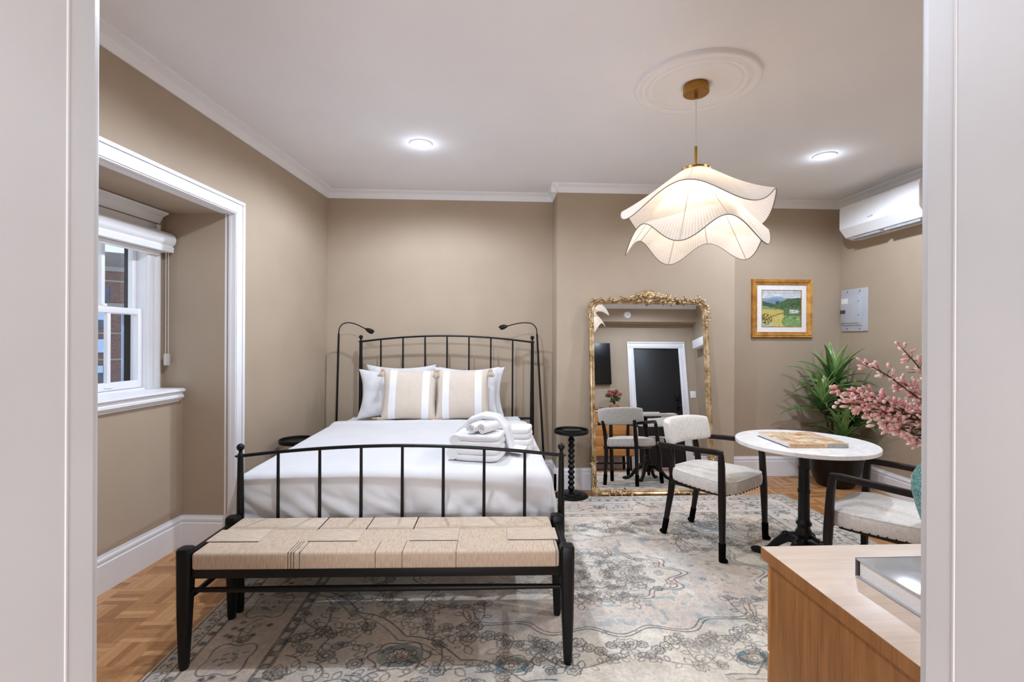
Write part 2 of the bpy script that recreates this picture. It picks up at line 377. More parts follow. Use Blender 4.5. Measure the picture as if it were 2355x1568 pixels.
# walls listed so that the room lies on the left of A->B
run('baseboard_back', (.626, 4.713), (-1.507, 4.713), BBP, 0, 'white')
run('baseboard_chimney_side', (.626, 4.381), (.626, 4.713), BBP, 0, 'white')
run('baseboard_chimney', (2.286, 4.40), (.607, 4.40), BBP, 0, 'white')
run('baseboard_chimney_return', (2.267, 4.785), (2.267, 4.381), BBP, 0, 'white')
run('baseboard_recess', (3.55, 4.785), (2.267, 4.785), BBP, 0, 'white')
run('baseboard_right', (3.55, .47), (3.55, 4.785), BBP, 0, 'white')
run('baseboard_left', P2(LW, 0, 0), P2(LW, 0, lwy(3.39)), BBP, 0, 'white')
run('baseboard_left_front', P2(LW, 0, lwy(2.02)), P2(LW, 0, lwy(.5)), BBP, 0, 'white')
run('baseboard_alcove', P2(AW, 0, 0), P2(AW, 0, AY0), BBP, 0, 'white')
run('baseboard_alcove_right', P2(AW, .28, 0), P2(AW, 0, 0), BBP, 0, 'white')
run('baseboard_front_left', (-1.95, .47), (-.46, .47), BBP, 0, 'white')
run('baseboard_front', (.54, .47), (2.38, .47), BBP, 0, 'white')
run('baseboard_front_right', (3.39, .47), (3.55, .47), BBP, 0, 'white')
run('trim_4', (.626, 4.713), (-1.507, 4.713), CRP, ZC, 'crown')
run('trim_5', (.626, 4.342), (.626, 4.713), CRP, ZC, 'crown')
run('trim_6', (2.325, 4.40), (.568, 4.40), CRP, ZC, 'crown')
run('trim_7', (2.267, 4.785), (2.267, 4.342), CRP, ZC, 'crown')
run('trim_8', (3.55, 4.785), (2.267, 4.785), CRP, ZC, 'crown')
run('trim_9', (3.55, .68), (3.55, 4.785), CRP, ZC, 'crown')
run('trim_10', P2(LW, 0, 0), P2(LW, 0, lwy(.68)), [(p*1.25, q) for p, q in CRP], ZC, 'crown')
run('trim_11', (-1.95, .68), (3.55, .68), [(p*1.3, q*1.6) for p, q in CRP], ZC, 'crown')
# casing round the alcove opening, with its white lining
m = MB()
def casing(m, Mx, y0, y1, z0, z1, d0=0):   # two-step moulded board lying on the wall
    m.box(d0, d0+.018, y0, y1, z0, z1, b=.003, Mx=Mx)
CW = .085
casing(m, LW, OPR, OPR+CW, 0, OPT+CW); casing(m, LW, OPL-CW, OPL, 0, OPT+CW); casing(m, LW, OPL, OPR, OPT, OPT+CW)
m.box(.018, .027, OPR+CW-.022, OPR+CW, 0, OPT+CW-.022, b=.004, Mx=LW); m.box(.018, .027, OPL-CW, OPR+CW, OPT+CW-.022, OPT+CW, b=.004, Mx=LW)
m.box(.018, .022, OPR, OPR+.016, 0, OPT, b=.002, Mx=LW); m.box(.018, .022, OPL, OPR+.016, OPT, OPT+.016, b=.002, Mx=LW)
m.box(-.075, .016, OPR-.006, OPR+.002, 0, OPT, Mx=LW); m.box(-.075, .016, OPL-.002, OPL+.006, 0, OPT, Mx=LW); m.box(-.075, .016, OPL, OPR, OPT-.006, OPT+.002, Mx=LW)
m.box(-.03, -.012, OPR-.012, OPR-.005, 0, OPT, b=.002, Mx=LW); m.box(-.055, -.042, OPR-.010, OPR-.005, 0, OPT, b=.002, Mx=LW)
m.box(-.03, -.012, OPL, OPR, OPT-.012, OPT-.005, b=.002, Mx=LW)
struct(m.obj('trim_12', 'white', smooth=30))
# alcove cornice above the window
k = len(CRP); m = MB(); pr = [(p*1.15, q*.95) for p, q in CRP]
m.add([(-.135+p, AY0, 2.16+q) for p, q in pr]+[(-.135+p, -.035, 2.16+q) for p, q in pr], [tuple(range(k-1, -1, -1)), tuple(range(k, 2*k))]+[(i, (i+1)%k, k+(i+1)%k, k+i) for i in range(k)], Mx=AW)
struct(m.obj('trim_13', 'white', smooth=30))
# window: casing, sill, two sashes
wr = struct(D.objects.new('window_1', None)); COL.objects.link(wr); wr.matrix_world = AW
m = MB(); x = -.135
for y0, y1, z0, z1 in ((WY1-.012, WY1+.082, WZ0, WZ1+.08), (WY0-.082, WY0+.012, WZ0, WZ1+.08), (WY0-.082, WY1+.082, WZ1-.012, WZ1+.08)): m.box(x-.001, x+.016, y0, y1, z0, z1, b=.003)
m.box(x, x+.026, WY1+.055, WY1+.082, WZ0, WZ1+.08, b=.004); m.box(x+.012, x+.021, WY1+.012, WY1+.03, WZ0, WZ1, b=.003)
m.box(-.232, x, WY0, WY0+.012, WZ0, WZ1); m.box(-.232, x, WY1-.012, WY1, WZ0, WZ1); m.box(-.232, x, WY0, WY1, WZ1-.012, WZ1); m.box(-.232, x, WY0, WY1, WZ0, WZ0+.012)
m.obj('window_frame', 'white', wr)
m = MB(); nose = [(-.14,1.03), (.035,1.03), (.050,1.024), (.053,1.014), (.046,1.004), (.034,1.000), (.034,.990), (.042,.985), (.042,.972), (.030,.966), (.028,.958), (.012,.951), (.012,.944), (-.14,.944)]
k = len(nose); m.add([(p, AY0, q) for p, q in nose]+[(p, -.042, q) for p, q in nose], [tuple(range(k-1, -1, -1)), tuple(range(k, 2*k))]+[(i, (i+1)%k, k+(i+1)%k, k+i) for i in range(k)])
m.obj('window_sill', 'white', wr, smooth=50)
def sash(name, x0, z0, z1, tr, br_):
    m = MB(); a, b = WY0+.013, WY1-.013; s = .032; x1 = x0+.032
    m.box(x0, x1, a, a+s, z0, z1, b=.003); m.box(x0, x1, b-s, b, z0, z1, b=.003); m.box(x0, x1, a+s, b-s, z0, z0+br_, b=.003); m.box(x0, x1, a+s, b-s, z1-tr, z1, b=.003)
    m.box(x0+.004, x1-.004, -.393, -.369, z0+br_, z1-tr, b=.003)
    o = m.obj(name, 'white', wr); g = MB(); g.box(x0+.014, x0+.018, a+s-.004, b-s+.004, z0+br_-.004, z1-tr+.004); g.obj('pane', 'glass', o, smooth=0); return o
lo = sash('lower_sash', -.188, 1.044, 1.532, .036, .046); up = sash('upper_sash', -.224, 1.494, 1.985, .045, .036)
m = MB(); m.box(-.170, -.158, -.425, -.395, 1.533, 1.547, b=.003); m.box(-.160, -.146, -.42, -.36, 1.06, 1.068, b=.003); m.obj('sash_lock', 'white', lo)
m = MB(); m.box(-.262, -.255, -.178, -.165, 1.03, 1.5); m.obj('screen_frame', 'bshade', wr)
# roller blind over the window
rb = thing('roller_blind', 'white roller blind cassette over the alcove window, cord on its right', 'blind', (0,0,0)); rb.matrix_world = AW
m = MB(); prof = [(-.133,1.905), (-.05,1.905), (-.046,1.935)]+[(-.079+.047*math.cos(R(a)), 1.985+.047*math.sin(R(a))) for a in range(-60, 100, 12)]+[(-.133,2.035)]
k = len(prof); y0, y1 = -.95, -.018
m.add([(p, y0, q) for p, q in prof]+[(p, y1, q) for p, q in prof], [tuple(range(k-1, -1, -1)), tuple(range(k, 2*k))]+[(i, (i+1)%k, k+(i+1)%k, k+i) for i in range(k)])
m.obj('cassette', 'plastic', rb, smooth=30)
m = MB(); m.box(-.125, -.095, -.93, -.075, 1.878, 1.905, b=.006); m.obj('hem_bar', 'plastic', rb)
m = MB()
for yy in (-.052, -.028):
    m.tube([(-.075, yy, 1.94), (-.075, yy, 1.24)], .0013, 6)
    for q in range(60): m.sphere((-.075, yy, 1.245+q*.0116), .0022, 6)
m.obj('bead_chain', 'plastic', rb)
MB().box(-.085, -.065, -.058, -.022, 1.175, 1.25, b=.004).obj('cord_weight', plain('clear_plastic', (206,204,200), .3), rb)
# outside: pier of the own facade and the brick block across the street
bd = thing('apartment_building', 'brick apartment block across the street, seen through the alcove window', 'building', (-44, 58, -13.4), R(38))
m = MB(); m.box(-30, 30, 0, 12, 0, 22.4); m.obj('wall', 'brick', bd, smooth=0)
m = MB(); m.box(-30.2, 30.2, -.3, 12, 22.4, 22.9); m.box(-30.1, 30.1, -.12, .1, 18.35, 18.75)
for q in range(8): m.box(-30.1, 30.1, -.06, .05, 3.0*q+.2, 3.0*q+.38)
m.obj('cornice', 'bstone', bd, smooth=0)
m = MB(); m.box(-4, 4, 3, 8, 22.9, 25); m.obj('roof_bulkhead', 'bstone', bd, smooth=0)
for fl in range(2, 7):
    for q in range(-8, 9):
        cx = q*2.5+.4; z = 3.0*fl+.9
        w = MB().box(cx-.52, cx+.52, -.08, .05, z, z+1.75).obj('window', 'bglass', bd, smooth=0)
        MB().box(cx-.48, cx+(.48 if (q+fl) % 3 else 0.0), -.10, -.07, z+(.9 if (q+fl) % 2 else .2), z+1.7).obj('blind', 'bshade', w, smooth=0)

# black entry door with its casing (seen in the mirror)
dr = struct(D.objects.new('door_1', None)); COL.objects.link(dr); dr.location = (2.885, .47, 0)
m = MB(off=(2.885, .47, 0))
for x0, x1, z0, z1 in ((2.385, 2.495, 0, 1.99), (3.275, 3.385, 0, 1.99), (2.385, 3.385, 1.99, 2.10)): m.box(x0, x1, .466, .486, z0, z1, b=.003)
for x0, x1, z0, z1 in ((2.385, 2.41, 0, 2.075), (3.36, 3.385, 0, 2.075), (2.385, 3.385, 2.075, 2.10)): m.box(x0, x1, .486, .498, z0, z1, b=.004)
for x0, x1, z0, z1 in ((2.46, 2.472, 0, 2.013), (3.298, 3.31, 0, 2.013), (2.46, 3.31, 2.013, 2.025)): m.box(x0, x1, .484, .492, z0, z1, b=.002)
m.obj('door_casing', 'white', dr)
lf = MB(off=(2.885, .47, 0)).box(2.495, 3.275, .42, .462, .01, 1.99, b=.002).obj('door_leaf', 'black_door', dr)
m = MB(off=(2.885, .47, 0)); m.box(3.185, 3.235, .462, .474, .93, 1.13, b=.006); m.tube([(3.21,.47,1.0), (3.21,.52,1.0)], .012, 10); m.sphere((3.21,.535,1.0), .028); m.box(3.18, 3.24, .462, .492, 1.10, 1.22, b=.01); m.obj('lockset', 'black_metal', lf)
m = MB(off=(2.885, .47, 0))
for z in (.25, 1.02, 1.78): m.tube([(2.496,.466,z), (2.496,.466,z+.1)], .008, 8)
m.obj('hinge', 'grille', dr)

# ------------------------------------------------------------------ ceiling fixtures
DL = [(-.479,3.544,'recessed ceiling light above the bed, left of the pendant'), (2.543,3.588,'recessed ceiling light near the picture corner, right of the pendant'),
      (-.45,1.95,'recessed ceiling light above the woven bench, outside the view'), (2.52,1.75,'recessed ceiling light at the right front, outside the view')]
for x, y, lb in DL[:2]:
    t_ = thing('recessed_downlight', lb, 'ceiling light', (x, y, ZC), 0, 'recessed lights in the ceiling')
    MB().lathe([(.062,-.002), (.062,-.006), (.078,-.006), (.082,-.001), (.062,0)], 40, cap=False).obj('trim_ring', 'plastic', t_)
    MB().lathe([(.001,-.0058), (.062,-.0058), (.062,-.001), (.001,-.001)], 32).obj('lens', 'lens', t_)
m_ = thing('ceiling_medallion', 'round white plaster medallion on the ceiling around the pendant canopy', 'ceiling rose', (1.13, 2.62, ZC))
MB().lathe([(.325,0), (.325,-.018), (.318,-.024), (.300,-.024), (.292,-.016), (.282,-.014), (.272,-.020), (.258,-.020), (.25,-.012), (.236,-.012), (.228,-.016), (.218,-.010), (.10,-.008), (.09,-.014), (.075,-.014), (.07,-.010), (.001,-.010)], 72).obj('plaster_disc', 'ceil', m_, smooth=50)
m = MB()
for q in range(120): a = 2*PI*q/120; m.sphere((.265*math.cos(a), .265*math.sin(a), -.0195), .004, 6)
m.obj('bead_ring', 'ceil', m_)

# pendant lamp
PX, PY = 1.13, 2.62
pd = thing('pendant_lamp', 'wavy pleated cream fabric pendant with brass stem hanging from the ceiling', 'pendant lamp', (PX, PY, ZC-.01))
MB().lathe([(.001,-.05), (.064,-.05), (.068,-.046), (.068,-.014), (.062,-.012), (.062,0), (.001,0)], 40).obj('canopy', 'brass', pd)
MB().tube([(0,0,-.05), (0,0,-.075)], .009, 10).obj('cord_grip', 'brass', pd); MB().tube([(0,0,-.335), (0,0,-.455)], .008, 12).obj('stem', 'brass', pd)
MB().tube([(0,0,-.07), (0,0,-.34)], .0028, 8).obj('cord', 'page', pd)
MB().lathe([(.001,-.452), (.065,-.452), (.075,-.456), (.075,-.466), (.001,-.466)], 32).obj('top_cap', 'brass', pd)
camang = math.atan2(-PY, -PX)
def add_tier(r0, z0, Rm, drop, amp, n, crest, wob, seed):
    # cone of pleated cloth whose lower edge waves up and down; crest = bearing of a high point from the camera side
    th0 = camang+R(crest)
    def fn(u, v):
        th = 2*PI*u; w = math.cos(n*(th-th0))+wob*math.cos(th-th0+seed)
        r = r0+(Rm-r0)*v*(1-.03*w*v*v)-.010*math.sin(PI*v)
        z = z0-drop*v**1.08+amp*w*v**2.4
        return (r*math.cos(th), r*math.sin(th), z)
    o = MB().grid(fn, 300, 24, cu=True).obj('shade_tier', 'shade', pd, smooth=180)
    pts = [Vector(fn(i/260, 1)) for i in range(261)]
    MB().tube(pts, .0024, 6, cap=False).obj('rim_wire', 'wire', o)
    for q in range(2*n):
        u = (th0/(2*PI)+q/(2*n)) % 1.0
        MB().tube([Vector(fn(u, v/12))+Vector((0,0,-.0015)) for v in range(13)], .0013, 5).obj('rib_wire', 'wire', o)
add_tier(.070, -.466, .400, .225, .058, 4, -8, .25, -1.2)
add_tier(.066, -.472, .362, .385, .060, 5, 25, .12, 1.0)
MB().sphere((0,0,-.545), .035, 16).obj('bulb', 'lens', pd)
MB().lathe([(.001,-.466), (.02,-.466), (.02,-.52), (.001,-.52)], 16).obj('lamp_holder', 'brass', pd)

# air conditioner high on the right wall
ac = thing('air_conditioner', 'white wall-mounted air conditioner high on the right wall', 'air conditioner', (3.55, 4.07, 2.30))
pf = [(3.55,2.62), (3.37,2.62), (3.345,2.61), (3.335,2.58), (3.335,2.405), (3.395,2.325), (3.47,2.305), (3.55,2.31)]
n_ = len(pf); y0, y1 = 3.64, 4.50
MB(off=(3.55,4.07,2.30)).add([(p, y0, q) for p, q in pf]+[(p, y1, q) for p, q in pf], [tuple(range(n_-1, -1, -1)), tuple(range(n_, 2*n_))]+[(i, (i+1)%n_, n_+(i+1)%n_, n_+i) for i in range(n_)]).obj('casing', 'plastic', ac, smooth=25)
m = MB(off=(3.55,4.07,2.30)); Q = Matrix.Translation((3.3355,0,2.404)) @ Matrix.Rotation(math.atan2(.06, .08), 4, 'Y').inverted()
m.add([(3.3335,3.645,2.402), (3.3335,4.495,2.402), (3.3915,4.495,2.325), (3.3915,3.645,2.325), (3.337,3.645,2.405), (3.337,4.495,2.405), (3.395,4.495,2.328), (3.395,3.645,2.328)], [(0,1,2,3), (7,6,5,4), (0,4,5,1), (1,5,6,2), (2,6,7,3), (3,7,4,0)])
m.obj('louvre', 'plastic', ac, smooth=0)
m = MB(off=(3.55,4.07,2.30))
m.box(3.40, 3.46, 3.70, 4.05, 2.300, 2.318); m.box(3.40, 3.46, 4.10, 4.44, 2.300, 2.318)
m.obj('air_outlet', 'grille', ac, smooth=0)
m = MB(off=(3.55,4.07,2.30))
for a, b in ((4.10,4.113), (4.116,4.124), (4.127,4.135), (4.138,4.146), (4.149,4.156)): m.box(3.3325, 3.336, a, b, 2.440, 2.446 if a > 4.105 else 2.450)
m.box(3.360, 3.3605, 3.80, 3.803, 2.36, 2.37)
m.obj('badge', 'grille', ac, smooth=0)
# electrical panel
ep = thing('breaker_panel', 'grey electrical breaker panel on the right wall below the air conditioner', 'breaker panel', (3.55, 4.578, 1.65))
O = (3.55,4.578,1.65)
MB(off=O).box(3.538, 3.552, 4.41, 4.745, 1.445, 1.855, b=.004).obj('cover_plate', 'panel', ep)
dd = MB(off=O); dd.box(3.528, 3.540, 4.47, 4.72, 1.505, 1.80, b=.004); dd.obj('raised_surround', 'panel', ep)
d2 = MB(off=O).box(3.520, 3.531, 4.49, 4.728, 1.525, 1.785, b=.003).obj('door', 'panel', ep)
MB(off=O).box(3.517, 3.522, 4.665, 4.735, 1.62, 1.655, b=.002).obj('latch', 'panel_dark', d2)
MB(off=O).box(3.518, 3.521, 4.63, 4.715, 1.715, 1.765).obj('paper_label', 'label', d2, smooth=0)
m = MB(off=O)
for z in (1.73, 1.60): m.sphere((3.522,4.495,z), .006, 8)
for yy in (4.50, 4.66):
    for z in (1.47, 1.83): m.box(3.536, 3.539, yy-.003, yy+.003, z-.009, z+.009)
m.obj('screw', 'panel_dark', ep)
# framed landscape
pc = thing('framed_painting', 'gold-framed landscape painting with white mat on the recess wall', 'painting', (2.942, 4.785, 1.67))
px0, px1, pz0, pz1 = 2.632, 3.252, 1.384, 1.964
def frame_ring(m, x0, x1, z0, z1, prof, y):   # prof: (inset, height from wall)
    k = len(prof); vs = []; fs = []
    for ci, (cx, cz, sx, sz) in enumerate(((x0,z0,1,1), (x1,z0,-1,1), (x1,z1,-1,-1), (x0,z1,1,-1))):
        for a, h in prof: vs.append((cx+sx*a, y-h, cz+sz*a))
    for c in range(4):
        for i in range(k-1): fs.append((c*k+i, c*k+i+1, ((c+1)%4)*k+i+1, ((c+1)%4)*k+i))
    m.add(vs, fs)
O = (2.942,4.785,1.67)
m = MB(off=O); frame_ring(m, px0, px1, pz0, pz1, [(0,0), (0,.028), (.006,.034), (.016,.030), (.024,.036), (.036,.024), (.044,.020), (.048,.024), (.054,.020), (.056,.008)], 4.785); m.obj('frame', 'goldframe', pc, smooth=25)
m = MB(off=O); frame_ring(m, px0+.05, px1-.05, pz0+.05, pz1-.05, [(0,.010), (.058,.010), (.060,.006)], 4.785); m.obj('mat_board', 'label', pc, smooth=0)
m = MB(off=O); frame_ring(m, px0+.104, px1-.104, pz0+.104, pz1-.104, [(0,.0105), (0,.013), (.006,.013), (.008,.006)], 4.785); m.obj('inner_fillet', 'goldframe', pc, smooth=0)
def colour_grid(name, W, H, img, mat, parent, plane):
    h, w, _ = img.shape
    xs = np.linspace(0, W, w); ys = np.linspace(0, H, h); gx, gy = np.meshgrid(xs, ys)
    co = plane(gx.ravel(), gy.ravel())
    idx = np.arange(w*h).reshape(h, w); q = np.stack([idx[:-1,:-1], idx[:-1,1:], idx[1:,1:], idx[1:,:-1]], -1).reshape(-1, 4)
    me = D.meshes.new(name); me.vertices.add(w*h); me.vertices.foreach_set('co', co.astype(np.float32).ravel())
    me.loops.add(q.size); me.loops.foreach_set('vertex_index', q.astype(np.int32).ravel())
    me.polygons.add(len(q)); me.polygons.foreach_set('loop_start', np.arange(0, q.size, 4, dtype=np.int32)); me.update(calc_edges=True); me.validate()
    at = me.attributes.new('pattern', 'FLOAT_COLOR', 'POINT')
    c = img.reshape(-1, 3)/255.; c = np.where(c <= .04045, c/12.92, ((c+.055)/1.055)**2.4)
    at.data.foreach_set('color', np.concatenate([c, np.ones((len(c), 1))], 1).astype(np.float32).ravel())
    me.materials.append(M[mat]); o = D.objects.new(name, me); COL.objects.link(o)
    if parent: o.parent = parent
    return o
rng = np.random.default_rng(3)
def vnoise(h, w, cells, seed):      # smooth value noise
    r = np.random.default_rng(seed); a = r.random((cells+3, int(cells*w/h)+3))
    y = np.linspace(0, cells, h); x = np.linspace(0, cells*w/h, w); y0 = y.astype(int); x0 = x.astype(int); fy = (y-y0)[:,None]; fx = (x-x0)[None]
    fy = fy*fy*(3-2*fy); fx = fx*fx*(3-2*fx)
    return (a[y0][:,x0]*(1-fy)*(1-fx)+a[y0+1][:,x0]*fy*(1-fx)+a[y0][:,x0+1]*(1-fy)*fx+a[y0+1][:,x0+1]*fy*fx)
def blend(img, mask, c): mask = np.clip(mask, 0, 1)[...,None]; img[:] = img*(1-mask)+np.array(c, float)*mask
h, w = 150, 160; yy, xx = np.mgrid[0:h, 0:w]; u = xx/(w-1); v = yy/(h-1)     # v up
n1 = vnoise(h, w, 10, 1); n2 = vnoise(h, w, 24, 2); n3 = vnoise(h, w, 50, 4)
img = np.zeros((h, w, 3)); img[:] = (206,212,216); blend(img, (n1 > .55)*.8, (236,236,234)); blend(img, (v > .9)*n2*.8, (150,186,206))
def under(curve, soft=.01): return np.clip((curve-v)/soft, 0, 1)
blend(img, under(.80+.05*np.exp(-((u-.38)/.16)**2)*1.1-.02+.01*n2), (136,160,184))
blend(img, under(.70+.08*np.exp(-((u-.35)/.2)**2)-.04*u+.015*n2), (112,138,160))
blend(img, under(.70-.25*(u-.0)*(u < .35)+.02*n2, .02)*(u < .45), (58,84,74))
blend(img, under(np.clip(.60+.55*(u-.35), 0, .78)+.10*np.clip(u-.8, 0, 1)+.015*n2), (62,92,54)); blend(img, under(np.clip(.58+.45*(u-.35), 0, .74))*(n3 > .52)*.7, (92,112,66)); blend(img, under(np.clip(.55+.4*(u-.4), 0, .70))*(n3 < .35)*.7, (38,60,46))
blend(img, under(.56-.2*u+.04*n2)*.9, (136,150,92)); blend(img, under(.47-.06*u+.03*n2), (202,184,92)); blend(img, under(.40)*(n2 > .55)*.5, (222,204,118))
blend(img, (under(.52+.03*n3)*(u > .55)*(v > .3))*.95, (80,110,70)); blend(img, ((np.abs(v-.40-.03*n3) < .05)*(np.abs(u-.83) < .12))*(n3 > .35), (232,226,220))
blend(img, np.clip(1.3-((u-.80)/.26)**2-((v-.14)/.17)**2*1.0, 0, .12)*9*(n3 > .3), (72,128,70)); blend(img, np.clip(1.2-((u-.80)/.24)**2-((v-.13)/.16)**2, 0, .12)*8*(n3 > .55), (120,170,104))
blend(img, np.clip(1.1-((u-.08)/.18)**2-((v-.2)/.16)**2, 0, .2)*5*(n3 < .5), (64,60,36)); blend(img, ((np.abs(v-(.2+.55*(u-.1)-.35*(u-.1)**2)) < .012)*(u < .55)*(u > .1)), (110,88,40)); blend(img, ((v < .1)*(u < .3)*(n3 > .5)), (176,196,180))
img = 255*(img/255)**.80
colour_grid('canvas', px1-px0-.22, pz1-pz0-.22, img, 'paint', pc, lambda gx, gy: np.stack([gx-(px1-px0-.22)/2+0.0, np.full_like(gx, -.009), gy-(pz1-pz0-.22)/2+.004], 1))

# things on the front wall that only the mirror shows
tv = thing('television', 'black flat television on the front wall above the dresser, seen in mirror', 'television', (1.46, .47, 1.72))
MB().box(-.62, .62, .02, .065, -.35, .35, b=.006).obj('housing', 'black', tv); MB().box(-.612, .612, .064, .067, -.338, .342).obj('screen', 'screen', tv, smooth=0); MB().box(-.2, .2, .0, .03, -.15, .15).obj('bracket', 'black_metal', tv)
sw = thing('wall_switch', 'square white wall switch plate beside the black entry door', 'switch', (3.475, .47, 1.20))
MB().box(-.048, .048, 0, .012, -.058, .058, b=.004).obj('plate', 'plastic', sw); m = MB()
for q in (-.02, 0, .02): m.box(q-.004, q+.004, .011, .0135, -.042, -.036)
m.obj('button', 'grille', sw)
sd = thing('smoke_detector', 'round white smoke detector on the soffit above the entry door', 'smoke detector', (2.36, .68, 2.52), rx=R(-90))
MB().lathe([(.001,.032), (.045,.032), (.058,.022), (.062,0), (.001,0)], 36).obj('cover', 'plastic', sd, smooth=50); MB().sphere((0,0,.032), .008, 10).obj('test_button', 'grille', sd)
bx = thing('white_wall_box', 'white box high on the right wall, seen in mirror', 'blind', (3.55, 1.27, 2.0))  # plain white box on the wall
MB().box(-.14, 0, -.52, .52, -.07, .07, b=.006).obj('box', 'plastic', bx); MB().box(-.12, -.06, -.46, .46, -.085, -.065).obj('hem_bar', 'plastic', bx)

# ------------------------------------------------------------------ rug
RX0, RX1, RY0, RY1 = -1.345, 2.585, 1.40, 4.165
CELL = .004; RW = int((RX1-RX0)/CELL); RH = int((RY1-RY0)/CELL)
def make_rug():
    h, w = RH, RW; hw, hh = w//2+1, h//2+1      # quarter drawn, mirrored twice
    q = np.zeros((hh, hw, 3)); q[:] = (228,219,203)
    ink = np.zeros((hh, hw)); tone = np.zeros((hh, hw, 3)); tw = np.zeros((hh, hw))
    rg = random.Random(11)
    def stroke(pts, wd=.0042, k=.85, arr=ink):
        pts = np.array(pts, float); seg = np.linalg.norm(np.diff(pts, axis=0), axis=1); 
        if seg.sum() < 1e-6: return
        tt = np.concatenate([[0], np.cumsum(seg)]); s = np.arange(0, tt[-1], CELL*.5)
        xs = np.interp(s, tt, pts[:,0])/CELL; ys = np.interp(s, tt, pts[:,1])/CELL
        r = wd/CELL/2
        for dx in range(-2, 3):
            for dy in range(-2, 3):
                jx = np.floor(xs).astype(int)+dx; jy = np.floor(ys).astype(int)+dy
                dd = np.hypot(jx+.5-xs, jy+.5-ys); vv = np.clip(r+.6-dd, 0, 1)*k
                ok = (jx >= 0) & (jx < hw) & (jy >= 0) & (jy < hh) & (vv > 0)
                np.maximum.at(arr, (jy[ok], jx[ok]), vv[ok])
    gy, gx = np.mgrid[0:hh, 0:hw]*CELL
    def fill(mask, c, k):
        mk = np.clip(mask, 0, 1)*k; q[:] = q*(1-mk[...,None])+np.array(c)*mk[...,None]
    def rosette(cx, cy, r, n=8, kk=.8):
        stroke([(cx+r*(.72+.28*abs(math.cos(n*a/2)))*math.cos(a), cy+r*(.72+.28*abs(math.cos(n*a/2)))*math.sin(a)) for a in np.linspace(0, 2*PI, 60)], k=kk)
        stroke([(cx+.35*r*math.cos(a), cy+.35*r*math.sin(a)) for a in np.linspace(0, 2*PI, 16)], k=kk)
        for a in np.linspace(0, 2*PI, n+1)[:-1]: stroke([(cx+.35*r*math.cos(a), cy+.35*r*math.sin(a)), (cx+.7*r*math.cos(a), cy+.7*r*math.sin(a))], k=kk*.9, wd=.003)
    def vine(x, y, a, L, curl, kk=.75):
        pts = []; n = 26
        for i in range(n):
            pts.append((x, y)); x += L/n*math.cos(a); y += L/n*math.sin(a); a += curl/n*(.3+1.4*i/n)
            if i % 6 == 3:
                b = a+(1 if i % 12 == 3 else -1)*1.0; l = .035+.03*rg.random()
                stroke([(x+l*s*math.cos(b)+.3*l*math.sin(s*PI)*math.sin(b), y+l*s*math.sin(b)-.3*l*math.sin(s*PI)*math.cos(b)) for s in np.linspace(0, 1, 8)], k=kk, wd=.0035)
                stroke([(x+l*s*math.cos(b)-.3*l*math.sin(s*PI)*math.sin(b), y+l*s*math.sin(b)+.3*l*math.sin(s*PI)*math.cos(b)) for s in np.linspace(0, 1, 8)], k=kk, wd=.0035)
        stroke(pts, k=kk); return x, y
    EX, EY = hw*CELL, hh*CELL
    e = np.minimum(gx, gy)
    fill((e < .085)*(e > .012), (186,182,176), .6); fill((e > .125)*(e < .42), (216,202,188), .8); fill((e > .42)*(e < .465), (208,202,194), .6); fill((e > .085)*(e < .125), (210,204,196), .6)
    blot = vnoise(hh, hw, 7, 21); b2 = vnoise(hh, hw, 16, 22); b3 = vnoise(hh, hw, 42, 23)
    for d_, wd in ((.012,.006), (.082,.005), (.122,.0045), (.128,.004), (.42,.0045), (.428,.004), (.462,.005), (.470,.0045)):
        stroke([(d_, d_), (EX, d_)], wd, .8); stroke([(d_, d_), (d_, EY)], wd, .8)
    # little scroll pattern in the outer and minor borders
    for d_, st, r in ((.048,.05,.018), (.105,.075,.014), (.445,.085,.018)):
        s = d_+.04
        while s < EX:
            for cx, cy in ((s, d_),)+(((d_, s),) if s < EY else ()):
                if st == .05: 
                    for _ in range(5):
                        a = rg.random()*6.28; ox, oy = rg.uniform(-.022,.022), rg.uniform(-.022,.022); stroke([(cx+ox, cy+oy), (cx+ox+.016*math.cos(a), cy+oy+.016*math.sin(a))], .005, .75)
                else: rosette(cx, cy, r, 6, .85)
            s += st
    # main border: palmettes with stars and arcs
    s = .30; alt = 0
    while s < EX:
        for ax in (0, 1):
            if ax and s > EY: continue
            P = (lambda a, b: (a, b)) if ax == 0 else (lambda a, b: (b, a))
            c0 = .27
            if alt % 2 == 0:
                fill((((P(gx, gy)[0]-s)/.10)**2+((P(gx, gy)[1]-c0)/.085)**2 < 1), (196,192,190), .7)
                out = [P(s+.11*math.cos(a)*(1-.18*math.cos(4*a)), c0+.095*math.sin(a)*(1-.15*math.cos(4*a))) for a in np.linspace(0, 2*PI, 70)]; stroke(out, .005, .75)
                for _ in range(14): a = rg.random()*6.28; ox, oy = rg.uniform(-.05,.05), rg.uniform(-.045,.045); stroke([P(s+ox, c0+oy), P(s+ox+.02*math.cos(a), c0+oy+.02*math.sin(a))], .005, .7)
                rosette(*P(s+.135, c0), .028, 10, .9)
            else:
                stroke([P(s+.10*math.cos(a), c0+.03+.07*math.sin(a)) for a in np.linspace(-2.8, -.3, 24)], .007, .45)
                for _ in range(7):
                    sx, sy = P(s+rg.uniform(-.1,.1), c0+rg.uniform(-.1,.1))
                    for a in (0, 1.57, .78, 2.36): stroke([(sx-.014*math.cos(a), sy-.014*math.sin(a)), (sx+.014*math.cos(a), sy+.014*math.sin(a))], .0042, .8)
                vine(*P(s-.10, c0-.05), rg.random(), .16, 1.5, .6)
        s += .205; alt += 1
    # field: centre medallion
    C = (EX, EY)
    ang = np.arctan2(gy-C[1], gx-C[0]); rr = np.hypot((gx-C[0])/1.42, gy-C[1])
